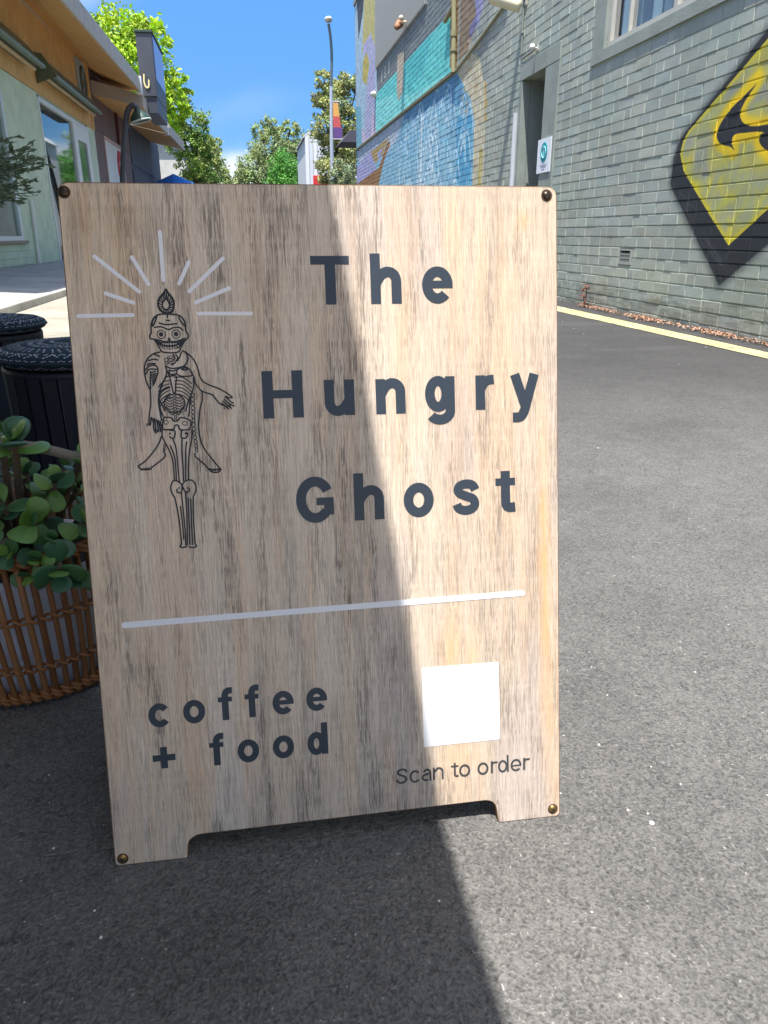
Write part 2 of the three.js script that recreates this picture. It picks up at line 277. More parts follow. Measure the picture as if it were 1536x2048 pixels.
// screws
for (const [x, y, c] of [[6.8, 763.5, 0], [538.3, 763.8, 0], [9.6, 9.0, 1], [541, 11.2, 1]]) {
  const sm = c ? mat(150, 118, 70, { metalness: 0.85, roughness: 0.4 }) : mat(72, 62, 52, { metalness: 0.85, roughness: 0.38 });
  const s = put('screw', lathe([[0.0001, 0.0030], [0.0022, 0.0028], [0.0040, 0.0018], [0.0049, 0.0005], [0.0052, 0]], 20).rotateX(Math.PI / 2), sm, board); onBoard(s); s.position.copy(mmP(x, y, 0.2));
  put('drive_recess', [bx(-0.0028, -0.0006, 0.0022, 0.0028, 0.0006, 0.0031), bx(-0.0006, -0.0028, 0.0022, 0.0006, 0.0028, 0.00312)].map((g) => g.rotateZ(0.5 + x)), mat(18, 16, 15), s);
  put('washer', new THREE.RingGeometry(0.0050, 0.0066, 20).translate(0, 0, 0.0003), mat(60, 44, 30, { roughness: 0.9 }), s);
}
// --- vinyl: flat strips a few tenths of a millimetre thick
let lift = 0;
function ribbon(pts, w, closed = false, top = 0.35) {                // pts in mm; a strip of width w along them
  const n = pts.length, A = [], B = []; lift = (lift + 1) % 12; const z1 = top + lift * 0.02;
  for (let i = 0; i < n; i++) {
    const p = pts[i], a = closed ? pts[(i - 1 + n) % n] : pts[Math.max(0, i - 1)], b = closed ? pts[(i + 1) % n] : pts[Math.min(n - 1, i + 1)];
    const nrm = (q, r) => { const x = r[0] - q[0], y = r[1] - q[1], l = Math.hypot(x, y) || 1; return [-y / l, x / l]; };
    let n1 = (p === a) ? nrm(p, b) : nrm(a, p), n2 = (p === b) ? n1 : nrm(p, b);
    let mx = n1[0] + n2[0], my = n1[1] + n2[1]; const l = Math.hypot(mx, my) || 1; mx /= l; my /= l; const k = Math.min(1.8, 1 / Math.max(0.3, mx * n1[0] + my * n1[1]));
    A.push([p[0] + mx * k * w / 2, p[1] + my * k * w / 2]); B.push([p[0] - mx * k * w / 2, p[1] - my * k * w / 2]);
  }
  const f = [], q = (a, z) => [a[0] / 1000, a[1] / 1000, z / 1000], m = closed ? n : n - 1;
  for (let i = 0; i < m; i++) { const j = (i + 1) % n; f.push([q(B[i], z1), q(B[j], z1), q(A[j], z1), q(A[i], z1)], [q(A[i], z1), q(A[j], z1), q(A[j], 0.02), q(A[i], 0.02)], [q(B[j], z1), q(B[i], z1), q(B[i], 0.02), q(B[j], 0.02)]); }
  if (!closed) for (const i of [0, n - 1]) f.push([q(A[i], z1), q(A[i], 0.02), q(B[i], 0.02), q(B[i], z1)]);
  return poly(f);
}
const arc = (cx, cy, rx, ry, a0, a1, n = 20) => Array.from({ length: n + 1 }, (_, i) => { const a = (a0 + (a1 - a0) * i / n) * Math.PI / 180; return [cx + rx * Math.cos(a), cy + ry * Math.sin(a)]; });
const smooth = (p, n) => { const c = new THREE.CatmullRomCurve3(p.map((q) => new THREE.Vector3(q[0], q[1], 0)), false, 'catmullrom', 0.5).getPoints(n || p.length * 4); return c.map((v) => [v.x, v.y]); };
const bar = (x0, y0, x1, y1) => ribbon([[x0, (y0 + y1) / 2], [x1, (y0 + y1) / 2]], y1 - y0);
const ring = (W, H, w, cx, cy) => ribbon(arc(cx, cy, (W - w) / 2, (H - w) / 2, 0, 354, 40), w, true);
// letters drawn for a capital of 53 mm and an x-height of 40.4 mm; w is the stroke
const GLYPH = {
  T: (w) => [bar(0, 53 - w * 0.82, 43.3, 53), bar(21.6 - w * 0.52, 0, 21.6 + w * 0.52, 53 - w * 0.82)],
  H: (w) => [bar(0, 0, w * 1.06, 53), bar(45.5 - w * 1.06, 0, 45.5, 53), bar(w * 1.06, 22.3, 45.5 - w * 1.06, 22.3 + w * 0.8)],
  G: (w) => [ribbon([...arc(22, 26.5, 22 - w / 2, 27 - w / 2, 28, 322, 34)], w), bar(43.4 - w, 8.5, 43.4, 20), bar(23.5, 20, 43.4, 20 + w * 0.76)],
  S: (w) => [ribbon(smooth([[36, 38], [34, 44], [28, 47.5], [20, 48], [12, 45.5], [8, 39.5], [10.5, 33.5], [18, 29.5], [27, 25.5], [33.5, 20], [34.5, 13], [30, 7], [22, 4.4], [13, 5.2], [7, 10], [5.3, 16]]), w)],
  h: (w) => [bar(0, 0, w, 55.3), ribbon([[35.2 - w / 2, 0], ...arc(20, 25, 15.2 - w / 2, 15.8 - w / 2, 0, 88, 12), ...smooth([[18.6, 40.8 - w / 2], [13.5, 38.6 - w / 2], [9.6, 34 - w / 2], [w * 0.52, 28 - w / 2]], 10)], w)],
  n: (w) => [bar(0, 0, w, 40), ribbon([[34.6 - w / 2, 0], ...arc(19.6, 25, 15 - w / 2, 15.8 - w / 2, 0, 88, 12), ...smooth([[18.2, 40.8 - w / 2], [13.3, 38.6 - w / 2], [9.5, 34 - w / 2], [w * 0.52, 28 - w / 2]], 10)], w)],
  u: (w) => [bar(34.4 - w, 0, 34.4, 40.4), ribbon([[w / 2, 40.4], ...arc(14.8, 15.3, 14.8 - w / 2, 15.9 - w / 2, 180, 268, 12), ...smooth([[16.2, -0.6 + w / 2], [21, 1.6 + w / 2], [24.8, 6 + w / 2], [34.4 - w * 0.52, 12 + w / 2]], 10)], w)],
  e: (w) => [ribbon(arc(17.9, 20, 17.9 - w / 2, 20.7 - w / 2, 2, 318, 34), w), bar(w * 0.8, 16.6, 35.7, 16.6 + w * 0.72)],
  g: (w) => [ring(31, 41.4, w, 15.6, 20), ribbon([[35.6 - w / 2, 40], ...arc(17.6, 0.5, 18 - w / 2, 16 - w / 2, 0, -148, 18)], w)],
  r: (w) => [bar(0, 0, w, 39.8), ribbon(smooth([[w * 0.55, 24], [w * 0.9, 30.5], [w * 1.3, 34], [22.3, 34.9]], 12), w * 0.95)],
  y: (w) => [ribbon([[w * 0.53, 40.4], [18.6, 3]], w), ribbon([...[[36 - w * 0.53, 40.4], [18.8, 1.4]], ...smooth([[18, -1], [15.6, -6.2], [11.6, -9.8], [3.2, -10]], 10)], w)],
  o: (w) => [ring(36, 41, w, 18, 20)],
  s: (w) => [ribbon(smooth([[27.6, 28.4], [25.2, 33.2], [20.5, 35.6], [14, 35.6], [8.4, 33.2], [6.6, 28.8], [9, 24.7], [16.5, 21.2], [24.2, 18], [27, 12.4], [25, 7.4], [19.6, 4.6], [12.6, 4.5], [7, 7.2], [4.8, 12]]), w * 0.94)],
  t: (w) => [ribbon([[12.4, 49], [12.4, 12], ...smooth([[12.6, 9.6], [14.4, 6.2], [18, 4.8], [24.4, 5.2]], 10)], w), bar(0, 40.4 - w * 0.76, 24.4, 40.4)],
  c: (w) => [ribbon(arc(18, 20, 18 - w / 2, 20.7 - w / 2, 38, 322, 34), w)],
  f: (w) => [ribbon([[11.6, 0], [11.6, 42], ...smooth([[12.2, 45.5], [14.4, 49.4], [18.2, 51.2], [24, 51]], 10)], w), bar(0, 40.4 - w * 0.76, 23.2, 40.4)],
  d: (w) => [ring(31, 41.4, w, 15.6, 20), bar(35.4 - w, 0, 35.4, 56.5)],
  a: (w) => [ribbon([[32 - w / 2, 0], ...arc(18.5, 27, 13.5 - w / 2, 14 - w / 2, 0, 165, 16)], w), ribbon(arc(15.4, 12.2, 15 - w / 2, 12.6 - w / 2, 62, 300, 22), w), bar(14, 21, 30, 21 + w * 0.8)],
  '+': () => [bar(0, 13, 37, 24), bar(13, 24, 24, 37.4), bar(13, 0, 24, 13)],
};
const ink = mat(41, 50, 61, { roughness: 0.42 }), inkThin = mat(58, 58, 60, { roughness: 0.5 });
function letter(ch, x, y, k, w, m = ink) {
  const g = merge(GLYPH[ch](w)); g.scale(k, k, 1).translate(x / 1000, y / 1000, 0);
  onBoard(put('letter', g, m, board));
}
for (const [ch, x, y] of [['T', 262.7, 644.3], ['h', 329.7, 644.5], ['e', 389.1, 644.6], ['H', 202.2, 519.3], ['u', 271.9, 520.2], ['n', 331.1, 520.0], ['g', 388.9, 521.2], ['r', 449.6, 521.4], ['y', 491.4, 521], ['G', 234, 397.6], ['h', 301.3, 397.3], ['o', 360, 397.9], ['s', 419.2, 398.4], ['t', 471.9, 398.6]]) letter(ch, x, y, 1, 11.4);
for (const [ch, x, y] of [['c', 51.3, 167], ['o', 90.7, 167.9], ['f', 131.2, 168.2], ['f', 162.2, 169], ['e', 194.3, 169.5], ['e', 234.2, 170], ['+', 52.4, 115.9], ['f', 118, 113.3], ['o', 150.3, 113.6], ['o', 191.8, 114.4], ['d', 233.1, 114.8]]) letter(ch, x, y, 0.70, 10.9);
for (const [ch, x, y] of [['S', 338.7, 65.7], ['c', 356.4, 66], ['a', 371.4, 66.4], ['n', 386.0, 66.9], ['t', 409.0, 67.1], ['o', 419.4, 67.3], ['o', 443, 67.3], ['r', 460.3, 68], ['d', 469.6, 67.6], ['e', 486, 67.4], ['r', 502.4, 68]]) letter(ch, x, y, 0.392, 6.2, inkThin);
// white rays, dividing line, blank sticker
const white = mat(214, 214, 220, { roughness: 0.5, bumpMap: tiled(woodBump, 1), bumpScale: 0.0004 });
function strip(name, a, b, w) {
  const d = [b[0] - a[0], b[1] - a[1]], l = Math.hypot(...d), t = Math.atan2(d[1], d[0]);
  const pts = [...arc(l - w / 2, 0, w / 2, w / 2, -90, 90, 8), ...arc(w / 2, 0, w / 2, w / 2, 90, 270, 8)].map(([x, y]) => [a[0] + x * Math.cos(t) - y * Math.sin(t), a[1] + x * Math.sin(t) + y * Math.cos(t)]);
  const g = new THREE.ExtrudeGeometry(new THREE.Shape(pts.map((q) => new THREE.Vector2(q[0] / 1000, q[1] / 1000))), { depth: 0.0004, bevelEnabled: false }).translate(0, 0, 0.00003);
  onBoard(put(name, g, white, board));
}
for (const [a, b] of [[[9, 635.7], [69.5, 635.9]], [[39, 659.8], [71, 648.2]], [[31, 699], [77.5, 659.2]], [[70, 698.5], [87.2, 666.6]], [[102.2, 725], [102.4, 670.7]], [[131.4, 693], [118, 667]], [[168.8, 696.4], [127.6, 659]], [[174, 664], [133.4, 647.6]], [[135.6, 636.5], [196.5, 635.7]]]) strip('ray', a, b, 4.1);
strip('dividing_line', [29.5, 291.3], [507.5, 296.6], 7.0);
{
  const g = new THREE.ExtrudeGeometry(new THREE.Shape([[375.6, 110.8], [472.8, 111.6], [472.4, 211.6], [375.5, 212]].map((q) => new THREE.Vector2(q[0] / 1000, q[1] / 1000))), { depth: 0.0004, bevelEnabled: false }).translate(0, 0, 0.00003);
  const m = onBoard(put('sticker', g, mat(214, 214, 217, { roughness: 0.4 }), board)); m.userData.label = 'plain square white sticker';
}
// emblem: ink lines of the skeleton figure, in millimetres on the board
const HEAD = [
// head
[[104.2,663.4],[101.1,658.3],[96.6,653.5],[94.8,648.0],[95.8,641.7],[99.7,638.2],[104.2,637.0],[109.4,638.8],[111.9,645.0],[111.7,651.9],[107.9,657.5],[104.2,663.4]],
[[103.9,653.4],[100.4,649.3],[99.7,645.2],[101.7,641.7],[104.0,641.3],[106.6,643.7],[106.8,647.8],[103.9,653.4]],
[[104.2,637.0],[104.1,631.9]],
[[103.7,636.5],[96.1,636.2],[90.4,633.5],[86.9,628.0],[85.7,621.7],[85.7,616.8],[83.7,613.4],[84.2,610.3],[87.6,609.8],[90.5,605.6],[93.5,599.9],[95.4,596.3],[100.2,595.1],[107.1,594.7],[113.5,595.7],[115.8,599.4],[120.5,607.1],[124.3,610.5],[124.9,614.0],[122.7,618.3],[122.4,625.3],[120.7,630.9],[115.4,635.2],[103.7,636.5]],
[[92.9,634.8],[88.8,631.1],[87.2,624.2],[89.3,625.8],[92.2,632.5],[92.9,634.8]],
[[116.1,634.5],[117.1,629.6],[120.1,625.3],[121.9,623.2]],
[[101.9,629.8],[106.7,629.5]],
[[94.1,627.2],[102.2,625.2],[114.1,626.1]],
[[88.9,622.4],[96.5,622.9],[102.6,620.3],[105.3,620.0],[110.4,622.0],[116.6,621.5],[119.9,618.3]],
[[88.7,609.8],[94.1,608.3],[100.3,606.8],[103.8,607.4],[107.9,606.6],[113.6,607.5],[121.4,610.2]],
];
const BODY = [
// body
[[93.9,595.8],[86.7,594.3],[80.4,589.4],[76.7,583.4],[75.4,576.2],[76.1,567.3],[77.8,560.6],[80.1,555.5]],
[[80.1,555.5],[80.2,548.2],[79.5,539.2],[77.9,531.4],[76.4,522.4],[76.2,516.2]],
[[83.1,559.3],[86.3,564.8],[89.6,573.6],[89.5,579.2],[86.9,581.5],[82.6,581.6],[78.5,578.9],[76.2,576.2]],
[[86.7,593.7],[93.1,591.1]],
[[80.2,586.7],[86.3,588.2],[90.8,587.2]],
[[78.4,581.7],[82.7,583.8],[88.1,583.1]],
[[82.1,575.5],[81.0,564.9],[80.7,555.5]],
[[76.4,571.8],[79.5,576.7],[83.4,577.7],[88.8,577.0]],
[[82.5,573.3],[87.0,575.4]],
[[82.3,570.5],[88.0,573.1]],
[[82.1,567.7],[87.5,570.9]],
[[82.5,564.9],[86.9,568.4]],
[[82.8,562.1],[85.8,565.4]],
[[97.9,581.2],[99.1,575.6],[98.2,570.6],[93.7,561.3],[89.7,551.3],[88.1,542.3],[88.9,531.0],[90.1,520.8]],
[[76.2,516.2],[77.8,517.6],[79.0,524.6],[80.9,520.0],[80.9,512.1],[83.3,507.2]],
[[81.8,524.5],[82.9,517.7],[83.2,510.3]],
[[83.9,523.3],[85.4,516.5],[85.7,509.1]],
[[86.0,522.1],[87.5,515.2],[88.2,509.5]],
[[88.1,520.9],[89.4,515.2],[89.9,511.2]],
[[109.7,593.2],[111.8,589.3],[108.5,583.8],[104.5,581.3]],
[[106.9,593.3],[108.9,589.3],[106.4,585.5]],
[[116.5,595.8],[114.5,590.9],[111.4,585.4]],
[[97.8,580.7],[104.2,578.0],[112.0,578.4],[118.8,580.7],[122.5,586.2],[122.8,590.7],[120.3,595.2],[116.5,597.0]],
[[120.3,595.8],[127.1,589.5],[131.1,582.7],[133.4,574.8],[134.6,568.0],[137.6,562.9],[144.1,558.7],[152.8,555.1],[158.3,552.1],[163.7,548.5],[168.5,544.4],[164.6,544.0],[161.3,545.8]],
[[125.0,573.9],[127.9,568.2],[128.9,562.5],[131.7,556.8],[135.8,552.2],[141.3,549.8],[146.8,547.9],[149.9,543.8],[154.0,538.0],[160.6,534.4],[163.8,531.1]],
[[161.3,545.8],[166.0,539.9],[170.1,537.5]],
[[159.1,543.0],[164.2,537.7],[170.6,534.3]],
[[157.8,540.8],[162.9,535.5],[167.4,531.7]],
[[156.3,538.5],[161.1,534.2],[164.0,531.1]],
[[135.3,552.2],[135.9,547.7],[135.1,540.9],[132.3,531.9],[130.5,520.6],[129.6,511.5],[130.3,501.1],[132.1,493.0],[137.1,483.6],[144.4,472.9],[151.2,463.9]],
[[151.2,463.9],[148.2,461.1],[141.4,461.4],[138.2,464.5],[132.9,471.1],[126.5,477.1],[123.4,480.7],[124.2,484.1]],
[[102.0,569.4],[103.1,561.0],[104.7,551.7],[106.9,551.7],[108.0,560.9],[108.9,569.2],[102.0,569.4]],
[[101.7,576.1],[105.7,574.9],[109.8,575.9],[108.8,572.0],[102.7,571.6],[101.7,576.1]],
[[109.8,575.9],[114.2,578.1],[119.8,579.0],[125.1,575.0],[126.4,570.5],[123.5,568.9],[114.7,569.1],[109.3,571.8]],
[[115.2,576.4],[118.0,578.0],[121.3,577.3],[119.6,575.7],[115.2,576.4]],
[[98.7,576.8],[100.6,573.1],[101.1,570.0],[98.6,568.7]],
[[98.1,568.7],[92.6,560.2],[89.4,551.3],[88.3,542.3],[89.6,533.3],[92.0,525.3]],
[[127.3,567.1],[127.3,558.1],[123.8,548.0],[121.8,539.0],[120.5,530.0],[119.5,524.4]],
[[88.5,544.6],[91.6,538.8],[94.4,530.9]],
[[123.2,546.9],[119.4,539.1],[116.5,530.1]],
[[92.8,524.7],[100.5,523.9],[102.5,520.4],[107.0,520.2],[110.5,523.5],[117.1,522.2],[121.4,518.6],[120.0,510.9],[113.0,509.8],[108.6,511.1],[107.7,515.1],[103.8,515.2],[102.5,511.3],[97.4,510.9],[90.8,511.7],[91.2,519.7],[92.8,524.7]],
[[97.4,510.3],[103.4,509.0],[102.4,502.2],[100.1,500.9],[97.1,503.3]],
[[110.9,509.3],[110.0,501.9],[114.6,500.8],[117.1,504.8],[115.9,507.4]],
[[89.6,510.6],[89.6,502.7],[93.0,494.6],[96.8,485.2],[98.9,476.0],[99.3,464.4],[99.2,454.6]],
[[100.6,500.5],[103.3,490.7],[104.0,475.8],[104.2,461.9],[104.6,451.5]],
[[97.3,493.2],[101.0,481.6],[101.7,466.6],[101.4,453.9]],
[[110.6,500.2],[109.6,484.7],[109.6,467.4],[109.1,452.4]],
[[115.5,497.1],[113.7,484.6],[111.5,454.1]],
[[122.5,510.6],[121.1,498.0],[118.2,487.8],[116.1,472.9],[114.7,454.5]],
[[88.6,503.8],[85.3,496.0],[77.9,486.0],[69.5,477.2],[60.8,471.3]],
[[60.8,471.3],[62.4,470.1],[65.0,467.7],[73.3,467.3],[75.6,469.5],[82.7,474.4],[90.3,480.4],[91.2,485.5]],
[[98.4,434.3],[95.9,439.1],[94.6,445.0],[96.1,450.7],[99.1,454.0],[104.6,451.5],[107.1,447.9],[106.1,440.4],[101.8,440.2],[101.3,444.4]],
[[107.1,447.9],[111.4,452.9],[118.2,453.2],[121.9,448.3],[122.0,441.4],[118.7,434.5]],
[[107.1,447.9],[110.6,440.2],[114.2,440.8],[115.4,444.2]],
[[98.4,434.3],[100.3,421.4],[101.5,406.1],[102.1,389.6],[102.1,381.3],[100.2,378.5],[103.2,377.1],[106.5,377.7],[108.2,378.0]],
[[109.7,377.9],[113.2,376.5],[118.4,377.4],[117.2,381.6],[117.2,393.5],[117.4,414.7],[118.7,434.5]],
[[106.0,439.8],[106.5,421.1],[107.2,397.6],[106.8,379.3]],
[[103.9,424.7],[104.8,403.6],[104.9,385.9]],
[[110.5,439.6],[110.3,415.0],[108.6,379.2]],
[[113.0,433.6],[112.1,403.2],[111.4,379.6]],
[[115.7,432.3],[114.9,403.0],[114.3,379.4]],
];
{
  const g = [], el = (cx, cy, rx, ry, w = 1.1, a0 = 0, a1 = 350, n = 16) => g.push(ribbon(arc(cx, cy, rx, ry, a0, a1, n), w, a1 - a0 > 340)), dot = (cx, cy, r) => g.push(new THREE.CylinderGeometry(r / 1000, r / 1000, 0.0004, 12).rotateX(Math.PI / 2).translate(cx / 1000, cy / 1000, 0.00025 + (lift = (lift + 1) % 12) * 0.00002));
  for (const s of HEAD) g.push(ribbon(s.length > 2 ? smooth(s) : s, 1.6));
  for (const s of BODY) g.push(ribbon(s.length > 2 ? smooth(s) : s, 1.6));
  // flame tongues between the two outlines
  { const at = (p, t) => { const c = smooth(p, 100); return c[Math.round(t * 100)]; }; for (let i = 0; i < 18; i++) { const t = (i + 0.5) / 18, o = at(HEAD[0], t), q = at(HEAD[1], t), m = at(HEAD[0], Math.min(1, t + 0.02)); g.push(ribbon(smooth([[lerp(q[0], o[0], 0.12), lerp(q[1], o[1], 0.12)], [lerp(q[0], m[0], 0.55), lerp(q[1], m[1], 0.55)], [lerp(q[0], o[0], 0.95), lerp(q[1], o[1], 0.95)]], 6), 1.25)); } g.push(ribbon(smooth(HEAD[0]).map(([x, y]) => [101.6 + (x - 101.6) * 0.9, 647 + (y - 647) * 0.92]), 1.3, true)); }
  for (const x of [96, 111.9]) { el(x, 614.8, 4.4, 4.6, 1.0); el(x, 614.8, 1.9, 2.0, 1.0); dot(x, 614.8, 1.5); }
  el(104.2, 609.6, 1.2, 1.3, 0.9); dot(103.5, 609.2, 0.8); dot(105, 609.2, 0.8);
  // mouth with teeth left open
  const mouth = new THREE.Shape([[88.4, 609.4], [95.4, 606.8], [100.2, 606], [103.7, 606.4], [107.8, 606], [113.4, 606.4], [121.1, 609.6], [118.4, 604.3], [114.1, 599.6], [104.6, 598.4], [96.3, 599.8], [92.4, 604.1]].map((q) => new THREE.Vector2(q[0] / 1000, q[1] / 1000)));
  for (const [x, y, r] of [[97.6, 604.6, 0.95], [100, 604.3, 1.0], [102.6, 604.2, 1.1], [105.6, 604.2, 1.2], [108.6, 604.3, 1.0], [111, 604.6, 0.8], [95.3, 601.9, 0.85], [97.6, 600.9, 0.95], [100, 600.4, 1.0], [102.6, 600.1, 1.05], [105.4, 600, 1.1], [108.2, 600.2, 1.0], [110.8, 600.9, 0.95], [113.3, 602.1, 0.85]]) { const h = new THREE.Path(); h.absellipse(x / 1000, y / 1000, r / 1000, r * 1.05 / 1000, 0, Math.PI * 2, true); mouth.holes.push(h); }
  g.push(new THREE.ExtrudeGeometry(mouth, { depth: 0.0003, bevelEnabled: false, curveSegments: 8 }).translate(0, 0, 0.00003));
  // ribs: upper cage, then the open lower cage round the spine
  for (let i = 0; i < 6; i++) { const y = 568 - i * 3.5; g.push(ribbon(smooth([[106.6, y - 0.4], [114, y + 0.2 - i * 0.5], [120, y - 3 - i * 0.8], [125.2 - i * 0.4, y - 7.5 - i]], 14), 1.15)); g.push(ribbon(smooth([[101.4, y - 3.4], [96.5, y - 4 - i * 0.5], [91.5, y - 7 - i * 0.7], [88.8, y - 11 - i]], 14), i === 2 ? 2.6 : 1.15)); }
  el(105.2, 539.5, 11.4, 10.2, 1.4);
  for (let i = 0; i < 7; i++) { const y = 546.5 - i * 3, w = 10.6 * Math.sqrt(Math.max(0.1, 1 - ((i - 2.4) / 4.6) ** 2)); for (const s of [-1, 1]) g.push(ribbon(smooth([[105.4 + s * 1.8, y], [105.4 + s * w * 0.55, y - 1.6], [105.4 + s * w, y + 1.9]], 8), 1.15)); }
  for (let i = 0; i < 10; i++) el(105.5 - i * 0.03, 548.5 - i * 3.05, 1.6, 1.35, 0.8, 0, 350, 10);
  for (let i = 0; i < 6; i++) for (const s of [-1, 1]) g.push(ribbon([[105.3 + s * (6 + i * 0.7), 531 - i * 1.3], [105.3 + s * (11 - i * 0.3), 534 - i * 2.4]], 0.7));
  for (let i = 0; i < 4; i++) dot(102.1 + (i % 2) * 0.5, 568 - i * 2.3, 0.35);
  // gut chain down the right side, and the little ones by the feet
  for (let i = 0; i < 14; i++) { const t = i / 13; el(125.3 - 1.6 * t + (t > 0.6 ? (t - 0.6) * 5.4 : 0), 548 - 61 * t, 2.2 - t * 0.8, 2.3, 0.85, 0, 350, 10); }
  for (let i = 0; i < 4; i++) el(91.6 - i * 0.5, 494.5 - i * 2.6, 1.1, 1.3, 0.9, 0, 350, 8);
  el(99.4, 587.3, 2.1, 1.9, 0.8); el(99.4, 583.6, 1.8, 1.6, 0.8); el(104.2, 590, 2.9, 1.3, 0.8); el(104.3, 587, 2.6, 1.3, 0.8); el(104, 584, 2.2, 1.2, 0.8);
  el(94.7, 519, 2.3, 2.2, 0.8); el(114.8, 517.1, 2.7, 2.1, 0.8);
  dot(97.9, 506.3, 1.2); dot(114.9, 505.7, 1.2); dot(103.6, 445.1, 1.0); dot(113.4, 444.7, 1.0);
  // toes and nails
  for (let i = 0; i < 5; i++) { dot(64.5 + i * 2.6, 468.8 - Math.abs(i - 3) * 0.35, 1.4 - i * 0.1); dot(139 + i * 2.9, 464 - (i === 0 ? -0.8 : 0), 1.5); }
  for (const s of [[[81, 511.5], [83.6, 508.2]], [[84.4, 511], [85.4, 508.2]], [[87.4, 511], [88.2, 508.6]], [[89.8, 512.4], [90.4, 510.4]], [[74, 518.5], [74.4, 515.4]], [[163.5, 539], [165.4, 536]], [[164.5, 536.5], [166, 533.5]], [[161.5, 534.5], [163.5, 532]], [[158.5, 533.4], [159.6, 531.6]], [[160, 545.5], [162.4, 543.6]]]) g.push(ribbon(s, 1.5));
  const e = onBoard(put('emblem', g, mat(18, 18, 21, { roughness: 0.5 }), board)); e.userData.label = 'black line drawing of a grinning skeleton with a flame on its head';
}

// ---------------------------------------------------------------- brick building on the right
const WX = 3.425, CH = 0.0907, BL = 0.253, J = 0.0085;
